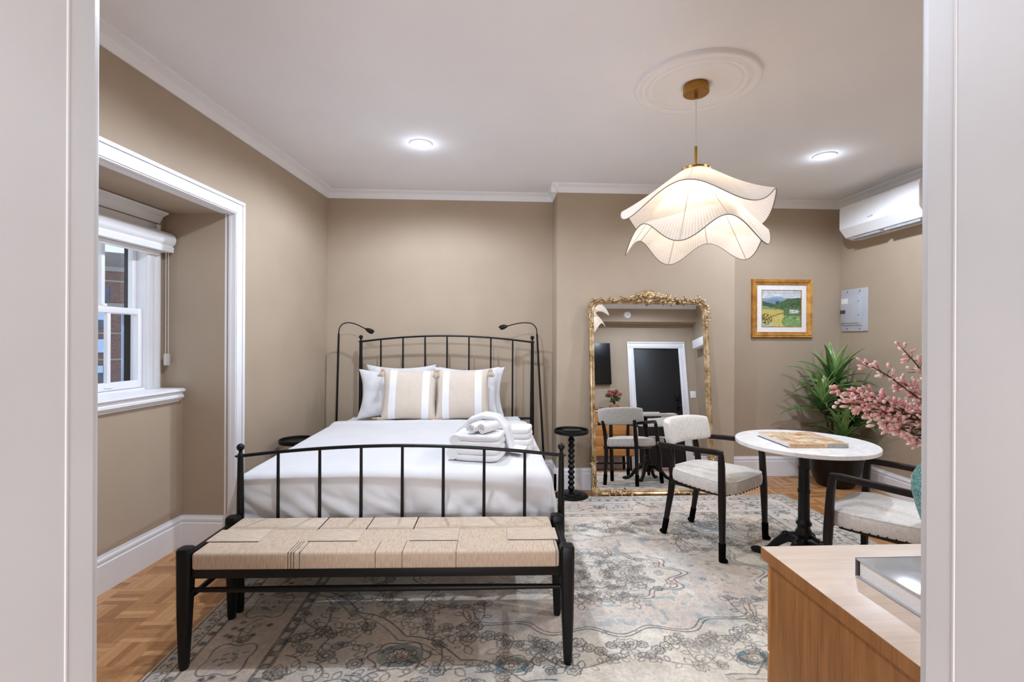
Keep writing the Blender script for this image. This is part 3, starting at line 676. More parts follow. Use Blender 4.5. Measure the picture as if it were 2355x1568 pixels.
    def scall(r, n, d, sh=2.0): return lambda a: r*(1-d*abs(math.sin(n*a/2))**sh)*(1+.10*math.cos(2*a))
    f1 = scall(.66, 16, .10); 
    lim = .66*(1-.10*np.abs(np.sin(8*ang))**2)*(1+.10*np.cos(2*ang)); fill((rr < lim), (218,204,192), .6); fill((rr < lim*.98)*np.clip((b2-.5)*3, 0, 1), (206,190,180), .5); fill((rr < lim)*(rr > .3)*(b3 > .74), (160,178,180), .6)
    for k_, dk in ((1.0,.85), (.965,.7)): stroke([(C[0]+1.42*k_*f1(a)*math.cos(a), C[1]+k_*f1(a)*math.sin(a)) for a in np.linspace(PI, 1.5*PI, 240)], .005, dk)
    f2 = scall(.33, 12, .16); fill((rr < .33*(1-.16*np.abs(np.sin(6*ang))**2)), (222,218,208), .8)
    for k_ in (1.0, .93, .55): stroke([(C[0]+1.5*k_*f2(a)*math.cos(a), C[1]+k_*f2(a)*math.sin(a)) for a in np.linspace(PI, 1.5*PI, 160)], .005, .85)
    for q_ in range(34):
        a = PI+rg.random()*PI/2; r = .06+rg.random()*.26; x, y = C[0]+1.45*r*math.cos(a), C[1]+r*math.sin(a)
        if q_ % 3 == 0: rosette(x, y, .020+.01*rg.random(), 6, .8)
        else: vine(x, y, rg.random()*6.28, .09, 3.0*rg.choice((-1,1)), .75)
    for q_ in range(30):      # flower band round the medallion
        a = PI+(q_+.5)/30*PI/2; r = .74*(1+.10*math.cos(2*a))+.03*math.sin(q_*1.7); x, y = C[0]+1.42*r*math.cos(a), C[1]+r*math.sin(a)
        rosette(x, y, .024+.014*rg.random(), 7, .8)
        if q_ % 2: vine(x, y, a+rg.uniform(-.6,.6), .12, 2.2*rg.choice((-1,1)), .7)
    # corner spandrels
    sp = lambda s: .95+.0*s
    def spx(t): return (.475+1.15*t, .475+.78*(1-t)**1.3+.05*abs(math.sin(9*t*PI/2)))
    pts = [spx(t) for t in np.linspace(0, 1, 160)]; stroke(pts, .006, .8); stroke([(x-.03, y-.03) for x, y in pts], .0045, .7)
    spm = np.interp(gx, [p[0] for p in pts], [p[1] for p in pts], left=9, right=0); ins = (gy < spm)*(gx > .475)*(gy > .475)
    fill(ins, (212,198,180), .55); fill(ins*np.clip((b2-.6)*4, 0, 1), (176,184,186), .4)
    for q_ in range(26):
        t = rg.random(); x, y = spx(t); x = .5+(x-.5)*rg.random(); y = .5+(y-.5)*rg.random()
        if q_ % 2: rosette(x, y, .03+.025*rg.random(), 8, .85)
        else: vine(x, y, rg.random()*6.28, .2, 3.2*rg.choice((-1,1)), .8)
    # blue palmettes and flower sprays on the open field
    for cx, cy, sc in ((.98,.70,1.0), (1.45,.62,.7), (.62,1.18,.7)):
        ell = ((gx-cx)/(.10*sc))**2+((gy-cy)/(.075*sc))**2; fill((ell < 1)*(ell > .28), (92,116,124), .75); fill((ell < 1)*(b3 > .62), (196,180,160), .7)
        rosette(cx, cy, .05*sc, 9, .9); stroke([(cx+.12*sc*math.cos(a)*(1+.1*math.cos(6*a)), cy+.09*sc*math.sin(a)*(1+.1*math.cos(6*a))) for a in np.linspace(0, 2*PI, 80)], .005, .8)
    for cx, cy, a in ((1.02,1.02,.3), (1.30,.90,1.1), (.80,.92,2.0), (1.70,.58,.2), (.60,.90,1.5), (1.62,.74,2.6), (1.15,.60,.1)):
        for k_ in range(3):
            x, y = vine(cx, cy, a+k_*1.25, .16+.05*rg.random(), rg.uniform(-1.5,1.5), .8); rosette(x, y, .024, 6, .8)
        rosette(cx, cy, .035, 8, .9)
    for _ in range(26): x, y = rg.uniform(.5, EX), rg.uniform(.5, EY); stroke([(x, y), (x+.022, y+.005), (x+.018, y+.02), (x, y+.012), (x, y)], .0038, .7)
    q *= (1-.07*(blot-.5)[...,None]*2)
    full = np.zeros((h, w, 3)); fi = np.zeros((h, w))
    for arr, dst in ((q, full), (ink, fi)):
        dst[:hh,:hw] = arr[:hh,:hw]; dst[:hh, w-hw:] = arr[:hh, ::-1][:, :hw]; 
        dst[h-hh:] = dst[:hh][::-1]
    # wear, plus painted bench shade on the left: ink fades in patches, ground drifts between grey, cream and pinkish brown over the whole rug
    W1 = vnoise(h, w, 6, 31); W2 = vnoise(h, w, 90, 32); W3 = vnoise(h, w, 12, 33); W4 = vnoise(h, w, 260, 34); xs = np.linspace(0, 1, w)[None]
    left = np.clip((.36-xs)/.10, 0, 1)  # mask for the bench's shade, put into the rug colour
    def b(mask, c): mk = np.clip(mask, 0, 1)[...,None]; full[:] = full*(1-mk)+np.array(c)*mk
    b(np.clip((W1-.5)*1.6, 0, .35), (220,200,184)); b(np.clip((W3-.6)*2, 0, .35), (200,206,206)); b(np.clip((.3-W3)*2, 0, .4), (234,228,214)); b(left*.22, (200,186,172))
    fade = np.clip(.45+.75*W3+.3*left, 0, 1)*np.clip(.62+W2*.7, 0, 1)*np.clip(.70+W4*.5, 0, 1)
    b(fi*fade*1.0, (54,54,56))
    full *= (1-.10*(W4-.5)[...,None]-.06*(W2-.5)[...,None])
    return full
rug_img = make_rug()
rug = tag(colour_grid('area_rug', RX1-RX0, RY1-RY0, rug_img, 'rug', None, lambda gx, gy: np.stack([gx-(RX1-RX0)/2, gy-(RY1-RY0)/2, np.full_like(gx, .011)], 1)), 'large faded cream and grey medallion rug on the parquet under bench and chairs', 'rug')
rug.location = ((RX0+RX1)/2, (RY0+RY1)/2, 0)
m = MB(); hx, hy = (RX1-RX0)/2, (RY1-RY0)/2
for (ax, ay, bx_, by_) in ((-hx,-hy,-hx,hy), (hx,-hy,hx,hy), (-hx,-hy,hx,-hy), (-hx,hy,hx,hy)):
    N = 160; pts = []
    for i in range(N+1):
        t_ = i/N; k_ = .004*nz(i*.9, ax*3, ay*3); pts.append((lerp(ax, bx_, t_)+(k_ if ax == bx_ else 0), lerp(ay, by_, t_)+(k_ if ay == by_ else 0), .006))
    m.tube(pts, .0062, 6)
m.obj('bound_edge', plain('rug_selvage', (204,194,178), .95, var=.15, vs=60, bump=.4, bs=200), rug)

# ------------------------------------------------------------------ bed
BL = 2.11; BH = .79
bed = thing('bed', 'black iron bed with arched spindle headboard and ball finials', 'bed', (-.417, 2.46, 0), R(-1.28))
def arch(zs, zc): return lambda x: zc-(zc-zs)*(abs(x)/BH)**1.9
for y, zf, zc, zt, zl, nm, rr_ in ((0,.773,.823,.83,.33,'footboard',1.0), (BL,1.326,1.383,1.388,.62,'headboard',1.0)):
    A = arch(zf, zc)
    for sx in (-1, 1):
        p = MB().tube([(sx*BH, y, z) for z in (0,.03,.05,zf*.5,zf)], [.016,.019,.020,.0185,.0135], 20).obj('post', 'black_metal', bed)
        f = MB(); f.lathe([(.001,zf-.004), (.020,zf-.004), (.026,zf), (.026,zf+.003), (.014,zf+.006), (.009,zf+.016), (.008,zf+.022), (.0105,zf+.028)], 20, (sx*BH, y, 0)); f.sphere((sx*BH, y, zf+.043), .0185, 18); f.obj('finial', 'black_metal', p)
    MB().tube([(x, y, A(x)) for x in np.linspace(-BH, BH, 41)], .0085, 12).obj(nm+'_top_rail', 'black_metal', bed)
    MB().tube([(-BH, y, zl), (BH, y, zl)], .011, 12).obj(nm+'_lower_rail', 'black_metal', bed)
    for q in range(7):
        x = (q-3)*.2025; MB().tube([(x, y, zl), (x, y, zl+.02), (x, y, A(x)-.002)], [.0095,.0085,.0072], 12).obj('spindle', 'black_metal', bed)
for sx in (-1, 1): MB().box(sx*.765-.012, sx*.765+.012, .01, BL-.01, .24, .32, b=.003).obj('side_rail', 'black_metal', bed)
m = MB()
for q in range(9): m.box(-.755, .755, .12+q*.235, .19+q*.235, .255, .275)
m.obj('slat', 'black_wood', bed)
CX = -.46
mt = tag(MB(off=(CX,3.5,.28)).box(CX-.735, CX+.735, 2.60, 4.50, .282, .635, b=.05, seg=4).obj('mattress', 'linen_white', None, loc=(CX,3.5,.28)), 'white mattress under the duvet on the iron bed', 'mattress')
# duvet
HW, YF, YH, ZT = .752, 2.565, 4.17, .668
def duvet(u, v):
    s = (u*2-1); S = HW+.40; s *= S; side = 0
    a = max(0, abs(s)-HW); sg = 1 if s > 0 else -1
    LT = (YH-YF); T = LT+.36; tt = v*T           # v=0 head fold, v=1 foot hem
    b = max(0, tt-LT); y = YH-min(tt, LT); x = CX+sg*min(abs(s), HW)
    rc = .055
    def drop(d):     # rounded edge then hang
        L = rc*PI/2
        if d <= 0: return 0, 0
        if d < L: th = d/rc; return rc*math.sin(th), rc*(1-math.cos(th))
        return rc, rc+(d-L)
    oa, za = drop(a); ob, zb = drop(b)
    hang_a = max(0, za-.05); hang_b = max(0, zb-.05)
    foot = max(0, min(1, (3.6-y)/1.0))
    flare = (.10*foot+.02)*(hang_a/.35)**1.2 if sg < 0 else .045*(hang_a/.35)
    zz = ZT - max(za, zb) - .25*min(za, zb)
    x += sg*(oa+flare); y -= ob+.012*hang_b/.3
    if a > 0 and b > 0: k_ = min(1, min(a, b)/.15); x -= sg*.03*k_; y += .02*k_
    # puffiness and wrinkles
    puff = .012*math.cos(min(1, abs(s)/HW)*PI/2)+.006*nz(x*2.2, y*2.2, 3)
    wr = .0035*nz(x*6, y*5, 1.5)+.0018*nz(x*14+2*nz(x*3, y*3, 0), y*9, 7)
    zz += puff*(1 if (a == 0 and b == 0) else max(0, 1-(za+zb)/.1))+wr
    if b > 0:
        k_ = min(1, hang_b/.12); d_ = (x-CX)/HW; k_ *= 1.5
        y -= k_*(.016*nz(x*5, zz*3, 2)+.020*abs(nz(x*3.2+zz*4.5, zz*4, 5))+(.022*abs(nz((x+zz*1.6)*9, zz*5, 8)) if d_ < .1 else .008*nz((x-zz)*11, zz*6, 8)))
    if a > 0:
        k_ = min(1, hang_a/.12); x += sg*k_*(.014*math.sin(y*15+4*nz(y*2, zz*2, 1))*min(1, hang_a/.3)+.012*nz(y*7, zz*5, 4))
    # head edge: rolled fold
    if tt < .06: q = 1-tt/.06; zz -= .045*q*q*q; 
    elif tt < .2: zz += .012*math.sin((tt-.06)/.14*PI)
    return (x, y, zz)
dv = MB(off=(CX,3.3,.66)).grid(duvet, 190, 200).obj('duvet', 'linen_white', None, smooth=180, loc=(CX,3.3,.66)); tag(dv, 'white cotton duvet spread over the iron bed', 'duvet')
sm = dv.modifiers.new('thickness', 'SOLIDIFY'); sm.thickness = .012; sm.offset = -1
# flat sheet showing at the head and right edge
def sheet(u, v):
    s = (u*2-1)*.86; a = max(0, abs(s)-.742); sg = 1 if s > 0 else -1; y = lerp(4.10, 4.51, v); z = .645+.004*nz(s*7, y*9, 2)
    return (CX+sg*min(abs(s), .742)+sg*min(a, .03), y, z-max(0, a-.0)*.9+.003*nz(s*20, y*8, 1))
tag(MB(off=(CX,4.3,.645)).grid(sheet, 90, 30).obj('bed_sheet', 'linen_white', None, smooth=180, loc=(CX,4.3,.645)), 'white flat sheet on the mattress beneath the pillows', 'bed sheet')
# pillows and cushions
def pillow_mesh(w, h, t, seed, pinch=.07, wr=.008, pw=2.6):
    m = MB(); n = 44
    def side(sg):
        def fn(u, v):
            U = u*2-1; V = v*2-1
            x = w/2*U*(1-pinch*(1-V*V)); z = h/2*V*(1-pinch*(1-U*U))
            th = t/2*max(0, (1-abs(U)**pw)*(1-abs(V)**pw))**.55
            k_ = wr*(nz(x*9+seed, z*5, seed)+.6*nz(x*20, z*14, seed*2))*min(1, th/(t*.12))
            return (x, sg*(th+k_), z+h/2)
        return fn
    m.grid(side(1), n, n); m.grid(side(-1), n, n)
    return m
for nm, x, y, z, w, h, t_, tilt, rz, lb in (
    ('pillow', -.77, 4.437, .655, .62, .47, .12, -7, 1.5, 'white pillow at the back left against the headboard, behind the front white one'),
    ('pillow', -.14, 4.437, .655, .60, .45, .12, -7, -2, 'white pillow at the back right against the headboard, behind the front white one'),
    ('pillow', -.82, 4.295, .660, .60, .44, .12, -13, 3, 'white pillow directly behind the left striped cushion'),
    ('pillow', -.19, 4.295, .660, .60, .46, .12, -12, -3, 'white pillow directly behind the right striped cushion')):
    o = pillow_mesh(w, h, t_, x*10, .15, .014).obj(nm, 'linen_white', None, smooth=180, loc=(x, y, z)); o.rotation_euler = (R(tilt), 0, R(rz)); tag(o, lb, 'pillow', 'white pillows on the bed')
for x, rz, ry, lb in ((-.655, 3, 1.5, 'striped beige cushion with tassels in front of left pillows, left of its twin'), (-.205, -3, -1.0, 'striped beige cushion with tassels in front of right pillows, right of its twin')):
    c = thing('striped_cushion', lb, 'cushion', (x, 4.135, .672), R(rz), 'striped cushions on the bed'); c.rotation_euler = (R(-15), R(ry), R(rz))
    pillow_mesh(.458, .435, .155, x*7, .075, .006).obj('cover', 'cushion', c, smooth=180)
    for sx in (-1, 1):
        for sz in (0, 1):
            m = MB(); bx0 = (sx*.232, 0, .012+sz*.41); m.sphere((bx0[0]+sx*.006, -.006, bx0[2]), .016, 10)
            for q in range(22):
                a = q*2.4; r = .016*math.sqrt(q/16)
                e = (bx0[0]+sx*(.014+.022*(1-sz))+r*math.cos(a)*1.6, -.022+r*math.sin(a), bx0[2]-(.055 if sz else .004)+.006*math.sin(q*1.3))
                m.tube([bx0, (bx0[0]+sx*.014, -.014, bx0[2]-(.01 if sz else -.006)), e], [.0035,.0042,.0034], 5)
            m.obj('tassel', 'tassel', c)
# towels
def folded_towel(x, y, z, w, d, layers, lt, rz, label, seed):
    m = MB(); H = layers*lt
    def slab(z0, z1, ww):
        def fn(u, v):
            a = 2*PI*u; q = 5; ca, sa = math.cos(a), math.sin(a); g = (abs(ca)**q+abs(sa)**q)**(-1/q)
            prof = [(.0,0), (.93,0), (.985,.2), (1,.5), (.985,.8), (.93,1), (0,1)]; i = v*6; j = min(5, int(i)); f = i-j
            rr = lerp(prof[j][0], prof[j+1][0], f); zz = lerp(prof[j][1], prof[j+1][1], f)
            return (ww/2*ca*g*rr, d/2*sa*g*rr, z0+(z1-z0)*zz+.003*nz(ca*3+seed, sa*3, zz*2+z0*30))
        m.grid(fn, 60, 13, cu=True)
    for k_ in range(layers): slab(k_*lt*.97, k_*lt*.97+lt, w-.006*(k_ % 2))
    m.tube([(-w/2+.006, yy, H/2) for yy in np.linspace(-d/2+.012, d/2-.012, 8)], H*.47, 14)
    o = m.obj('folded_towel', 'terry', None, smooth=70, loc=(x, y, z)); o.rotation_euler.z = rz
    return tag(o, label, 'towel', 'folded towels on the bed')
TZ = .682
folded_towel(-.035, 2.825, TZ, .27, .27, 2, .036, R(-14), 'folded white bath towel at the bottom of the stack under the rolled ones', 1)
folded_towel(-.03, 2.83, TZ+.073, .26, .26, 2, .034, R(-12), 'folded white bath towel second in the stack, directly under the rolled ones', 2)
folded_towel(.205, 3.04, TZ, .17, .22, 2, .034, R(-10), 'folded white towel at the bottom right, behind the draped towel', 3)
folded_towel(.20, 3.05, TZ+.069, .16, .20, 2, .032, R(-12), 'folded white towel on top at right, behind the draped towel', 4)
def rolled(x, y, z, r, L, rz, label):
    m = MB(); pts = []; N = 70; turns = 2.6
    for i in range(N):
        a = i/N*turns*2*PI; pts.append((r*(.12+.82*i/(N-1))*math.cos(a), r*(.12+.82*i/(N-1))*math.sin(a), i))
    th = r*.13; vs = []; fs = []
    for i, (p, q, _) in enumerate(pts):
        l = math.hypot(p, q); nx, nq = p/l, q/l
        for s_, t_ in ((-1,-L/2), (1,-L/2), (1,L/2), (-1,L/2)):
            vs.append((p+nx*th*s_, t_+.004*nz(i*.2, t_*9, 1)-.012*(1-i/N)*(1 if t_ < 0 else -1)*-1, q+nq*th*s_))
    for i in range(N-1):
        for k_ in range(4): fs.append((i*4+k_, i*4+(k_+1)%4, (i+1)*4+(k_+1)%4, (i+1)*4+k_))
    fs += [(3,2,1,0), tuple((N-1)*4+k_ for k_ in range(4))]
    m.add(vs, fs); o = m.obj('rolled_washcloth', 'terry', None, smooth=60, loc=(x, y, z+r*.95)); o.rotation_euler.z = rz
    return tag(o, label, 'towel', 'rolled washcloths on the towels')
rolled(-.055, 2.80, TZ+.141, .029, .14, R(-28), 'left rolled white washcloth on top of the folded towels')
rolled(.012, 2.79, TZ+.141, .031, .15, R(-34), 'right rolled white washcloth on top of the folded towels')
def drape(u, v):
    P_ = [(-.20,.03), (-.16,.10), (-.10,.165), (-.02,.197), (.06,.185), (.115,.13), (.135,.06), (.15,.012), (.22,.006)]
    i = v*(len(P_)-1); j = min(len(P_)-2, int(i)); f = i-j; f = f
    x = lerp(P_[j][0], P_[j+1][0], f); z = lerp(P_[j][1], P_[j+1][1], f)
    j2 = max(0, j-1); tx, tz = P_[min(len(P_)-1, j+2)][0]-P_[j2][0], P_[min(len(P_)-1, j+2)][1]-P_[j2][1]; l = math.hypot(tx, tz); nx, nzv = -tz/l, tx/l
    a = 2*PI*u; q = 4; ca, sa = math.cos(a), math.sin(a); g = (abs(ca)**q+abs(sa)**q)**(-1/q)
    t_ = .017*sa*g; wv = (.052+.035*v)*ca*g
    k_ = .004*nz(v*5, u*6, 3)
    return (x+nx*(t_+k_)+.02*v, wv+.02*math.sin(v*3)-.05*v, z+nzv*(t_+k_))
dt = MB().grid(drape, 28, 60, cu=True).obj('draped_towel', 'terry', None, smooth=180, loc=(0.0, 2.985, TZ+.014)); dt.rotation_euler.z = R(-12)
tag(dt, 'white hand towel arched over the right of the folded towel stack', 'towel')

# ------------------------------------------------------------------ bench
bn = thing('woven_bench', 'black wooden bench with woven tan cord seat at the foot of the bed', 'bench', (-.437, 2.218, .012), R(-1.2))
for sx in (-1, 1):
    for sy in (-1, 1):
        m = MB(); zt = .492; pts = [(sx*(.782-.004), sy*.180, 0), (sx*.78, sy*.18, .012), (sx*.778, sy*.18, .20), (sx*.775, sy*.178, .42), (sx*.775, sy*.178, zt-.012), (sx*.775, sy*.178, zt-.003), (sx*.775, sy*.178, zt)]
        m.tube(pts, [.014,.017,.0245,.030,.0300,.026,.018], 16, sq=True); m.obj('leg', 'black_wood', bn)
for sy in (-1, 1):
    m = MB(); m.tube([(-.76, sy*.178, .318), (-.4, sy*.178, .318), (0, sy*.178, .318), (.4, sy*.178, .318), (.76, sy*.178, .318)], [.0095,.0125,.0135,.0125,.0095], 12); m.obj('stretcher', 'black_wood', bn)
    MB().box(-.76, .76, sy*.178-.014, sy*.178+.014, .368, .415, b=.004).obj('seat_rail', 'black_wood', bn)
for sx in (-1, 1):
    m = MB(); m.tube([(sx*.775, -.16, .275), (sx*.775, 0, .275), (sx*.775, .16, .275)], [.0095,.0125,.0095], 12); m.obj('stretcher', 'black_wood', bn)
    MB().box(sx*.775-.014, sx*.775+.014, -.165, .165, .40, .462, b=.006).obj('seat_rail', 'black_wood', bn)
seat = MB().box(-.742, .742, -.200, .200, .405, .474, b=.012, seg=4).obj('woven_seat', 'cord_warp', bn)
cols = [(-.748,-.525), (-.525,-.325), (-.325,-.108), (-.108,.105), (.105,.318), (.318,.528), (.528,.748)]
m = MB(); gaps = []
for i, (a, b_) in enumerate(cols):
    rows = [(-.088,.040)] if i % 2 == 0 else [(.050,.188)]
    for r0, r1 in rows:
        aa = a-.002 if i == 0 else a+.002; bb = b_+.002 if i == 6 else b_-.002
        m.box(aa, bb, r0, r1, .466, .4785 if i % 2 == 0 else .4762, b=.003 if i % 2 == 0 else .002); (i % 2 == 0) and gaps.append((aa+.002, bb-.002, r0-.004, r0+.002, .466, .4748))
m.obj('woven_overlay', 'cord_weft', seat); 
for a in (-.358,-.346,-.335,-.312,.318,-.009,.728,.10): gaps.append((a-.0009, a+.0009, -.2012, -.088, .41, .4748))
for a in (-.325,.105,-.108): gaps.append((a-.0025, a+.0025, .040, .2, .466, .4752))
for b_ in gaps: MB().box(*b_).obj('cord_gap', 'cord_gap', seat, smooth=0)

# ------------------------------------------------------------------ bedside
def bobbin_table(x, y, label, rz, H=.578, RT=.147):
    t_ = thing('bobbin_side_table', label, 'side table', (x, y, 0), rz, 'black bobbin side tables by the bed')
    MB().lathe([(.001,0), (.145,0), (.148,.006), (.146,.016), (.128,.020), (.126,.028), (.108,.032), (.088,.034), (.086,.042), (.06,.046), (.03,.05), (.001,.05)], 48).obj('base', 'black_wood', t_, smooth=40)
    prof = [(.016,.046)]; z = .058; k_ = 0
    while z < H-.055:
        for a in range(0, 181, 20): prof.append((.0165+.0125*math.sin(R(a)), z+.0425*a/180))
        z += .0455
    prof += [(.02,H-.045), (.02,H-.028)]
    MB().lathe(prof, 28).obj('bobbin_stem', 'black_wood', t_, smooth=50)
    MB().lathe([(.001,H-.030), (RT-.012,H-.030), (RT,H-.026), (RT+.002,H), (RT-.002,H+.004), (RT-.010,H+.002), (RT-.012,H-.014), (.001,H-.014)], 56).obj('tray_top', 'black_wood', t_, smooth=40)
    return t_
bobbin_table(.728, 4.195, 'black bobbin side table between the bed and the standing mirror', 0)
bobbin_table(-1.432, 3.80, 'black round side table at the left of the bed, mostly hidden by the duvet', .4, .59, .130)
bk = thing('small_notebook', 'small dark notebook lying in the tray of the right bedside table', 'notebook', (.735, 4.20, .565), R(-6))
MB().box(-.075, .075, -.05, .05, 0, .012, b=.002).obj('cover', 'black', bk); MB().box(-.072, .076, -.047, .047, .003, .009).obj('page_block', 'covered', bk, smooth=0)
def reading_lamp(x, y, side, lean, label, pts, head):
    t_ = thing('floor_reading_lamp', label, 'reading lamp', (x, y, 0), 0, 'gooseneck reading lamps by the bed')
    MB().lathe([(.001,0), (.082,0), (.085,.004), (.085,.018), (.078,.024), (.02,.026), (.012,.034), (.001,.034)], 40).obj('base', 'black_metal', t_, smooth=40)
    p0 = Vector((0,0,.03)); p1 = Vector(pts[0])-Vector((x, y, 0))
    MB().tube([p0, p0.lerp(p1, .5), p1], [.0095,.0095,.0085], 14).obj('pole', 'black_metal', t_)
    P_ = [Vector(p)-Vector((x, y, 0)) for p in pts]; cv = []
    for i in range(len(P_)-1):   # Catmull-Rom
        a, b, c, d = P_[max(0, i-1)], P_[i], P_[i+1], P_[min(len(P_)-1, i+2)]
        for k_ in range(10):
            s = k_/10; cv.append(.5*((2*b)+(-a+c)*s+(2*a-5*b+4*c-d)*s*s+(-a+3*b-3*c+d)*s**3))
    cv.append(P_[-1]); MB().tube(cv, .0048, 10).obj('gooseneck', 'black_metal', t_)
    a = P_[-1]; b = Vector(head)-Vector((x, y, 0)); d = b-a
    MB().tube([a-d*.05, a+d*.12, a+d*.4, a+d*.72, a+d*.97, b, b-d*.03], [.006,.012,.020,.023,.020,.018,.012], 20).obj('lamp_head', 'black', t_, smooth=50)
    return t_
reading_lamp(.535, 4.47, 1, 0, 'black gooseneck floor lamp on the right of the headboard', [(.458,4.50,1.405), (.448,4.50,1.46), (.41,4.50,1.497), (.345,4.50,1.506), (.27,4.50,1.497), (.185,4.49,1.474)], (.118,4.47,1.458))
reading_lamp(-1.355, 4.47, -1, 0, 'black gooseneck floor lamp on the left of the headboard', [(-1.335,4.50,1.40), (-1.328,4.50,1.448), (-1.298,4.50,1.485), (-1.245,4.50,1.497), (-1.18,4.50,1.482), (-1.095,4.49,1.442)], (-1.025,4.47,1.412))

# ------------------------------------------------------------------ leaning mirror
LEAN = 5.7
mi = thing('standing_mirror', 'large ornate gold-framed mirror leaning on the chimney breast', 'mirror', (1.455, 4.228, .004), 0, None, R(-LEAN))
MWD, MHT = .545, 1.725   # half width, height (local z up the mirror)
def arc_outline(inset, n=10):
    r = .10-inset*.5; x = MWD-inset; z1 = MHT-inset; z0 = inset; pts = [(-x, z0), (x, z0)]
    for k_ in range(n+1): a = PI/2*k_/n; pts.append((x-r+r*math.cos(a), z1-r+r*math.sin(a)))
    for k_ in range(n+1): a = PI/2+PI/2*k_/n; pts.append((-x+r+r*math.cos(a), z1-r+r*math.sin(a)))
    return pts
prof = [(0,.0), (0,-.026), (.006,-.034), (.014,-.036), (.022,-.030), (.028,-.026), (.036,-.030), (.042,-.024), (.046,-.010)]
rings = [arc_outline(a) for a, _ in prof]; n_ = len(rings[0]); m = MB(); vs = []; fs = []
for (a, yv), rg_ in zip(prof, rings): vs += [(p[0], yv, p[1]) for p in rg_]
for i in range(len(prof)-1):
    for k_ in range(n_): fs.append((i*n_+k_, i*n_+(k_+1)%n_, (i+1)*n_+(k_+1)%n_, (i+1)*n_+k_))
m.add(vs, fs); fr_ = m.obj('frame', 'gold', mi, smooth=30)
g = arc_outline(.042); MB().add([(p[0], -.010, p[1]) for p in g]+[(p[0], -.002, p[1]) for p in g], [tuple(range(len(g))), tuple(range(2*len(g)-1, len(g)-1, -1))]+[(k_, len(g)+k_, len(g)+(k_+1)%len(g), (k_+1)%len(g)) for k_ in range(len(g))]).obj('mirror_glass', 'mirror', mi, smooth=0)
MB().box(-MWD+.02, MWD-.02, -.001, .006, .02, MHT-.1).obj('backing_board', 'chair_wood', mi, smooth=0)
m = MB()
for sx in (-1, 1):
    for q in range(75): m.sphere((sx*(MWD-.040), -.027, .10+q*.0205), .0042, 6)
m.obj('beading', 'gold', fr_)
def leafcurl(m, p, ang, L, wd, curl, lift=.018):
    pts = []; rs = []; a = ang
    x, z = p; N = 9
    for i in range(N):
        s = i/(N-1); pts.append((x, -.030-lift*math.sin(s*PI), z)); rs.append(max(.0012, wd*(math.sin(PI*(.12+.86*s))**.8)))
        x += L/N*math.cos(a); z += L/N*math.sin(a); a += curl/N*(.4+1.2*s)
    m.tube(pts, rs, 7, flat=.7)
rg2 = random.Random(4)
m = MB()          # running acanthus along the top rail
for q in range(44):
    x = -MWD+.09+q*(2*MWD-.18)/43
    if abs(x) < .07: continue
    sg = -1 if x < 0 else 1
    leafcurl(m, (x, MHT-.018+rg2.uniform(-.008,.010)), (PI/2 if q % 2 else -.35)+sg*-.5+rg2.uniform(-.5,.5)+(0 if sg < 0 else PI*.0), .042+.02*rg2.random(), .0075+.003*rg2.random(), rg2.choice((-2.6, 2.4)))
for q in range(26):
    x = rg2.uniform(-.24,.24); hgt = .055*(1-abs(x)/.26)
    leafcurl(m, (x, MHT-.008+hgt*rg2.random()), rg2.uniform(.2, 2.9), .05+.02*rg2.random(), .009, rg2.choice((-3.0, 3.0)))
for q in range(9): x = rg2.uniform(-.42,.42); m.sphere((x, -.040, MHT-.012+.01*rg2.random()), (.010,.007,.010), 8)
m.obj('top_carving', 'gold', fr_, smooth=60)
m = MB()          # centre shell
for q in range(9):
    a = PI*(.14+.72*q/8); leafcurl(m, (0, MHT+.005), a, .095, .012, .6*(q-4)/4*-1, .022)
m.sphere((0, -.045, MHT+.012), (.026,.014,.022), 12); m.sphere((0, -.045, MHT-.032), (.016,.012,.026), 10)
for q in range(7): a = PI*(1.15+.7*q/6); leafcurl(m, (0, MHT-.005), a, .05, .010, .3)
for sg in (-1, 1):
    for q in range(4): leafcurl(m, (sg*(.05+.035*q), MHT+.03-.008*q), PI/2-sg*(.7+.2*q), .07, .011, -sg*3.4)
m.obj('crest_shell', 'gold', fr_, smooth=60)
for sx in (-1, 1):
    m = MB()       # top corner foliage running down the side
    for q in range(16):
        s = q/15
        if s < .4: a = PI/2*(1-s/.4); x, z = MWD-.10+.095*math.cos(a), MHT-.10+.095*math.sin(a)
        else: x, z = MWD-.012, MHT-.10-(s-.4)*.22
        leafcurl(m, (sx*x, z), (-PI/2 if s > .3 else (-.6 if sx > 0 else PI+.6))+rg2.uniform(-1.0,1.0), .045, .009, rg2.choice((-2.8, 2.8)))
    m.obj('corner_carving', 'gold', fr_, smooth=60)
    m = MB()       # bottom corner shell and side vine
    for q in range(7): a = PI/2*q/6; a = a if sx < 0 else PI-a; leafcurl(m, (sx*(MWD-.004), .004), a, .095, .008, 0, .016)
    for q in range(14): leafcurl(m, (sx*(MWD-.02+rg2.uniform(-.012,.012)), .10+q*.016), PI/2+rg2.uniform(-.9,.9), .045, .0075, rg2.choice((-3, 3)))
    m.obj('corner_carving', 'gold', fr_, smooth=60)
    m = MB()
    for q in range(14): leafcurl(m, (sx*(MWD-.14-q*.017), .018+rg2.uniform(-.008,.010)), (0 if sx < 0 else PI)+rg2.uniform(-.9,.9), .05, .0085, rg2.choice((-3, 3)))
    m.obj('bottom_carving', 'gold', fr_, smooth=60)

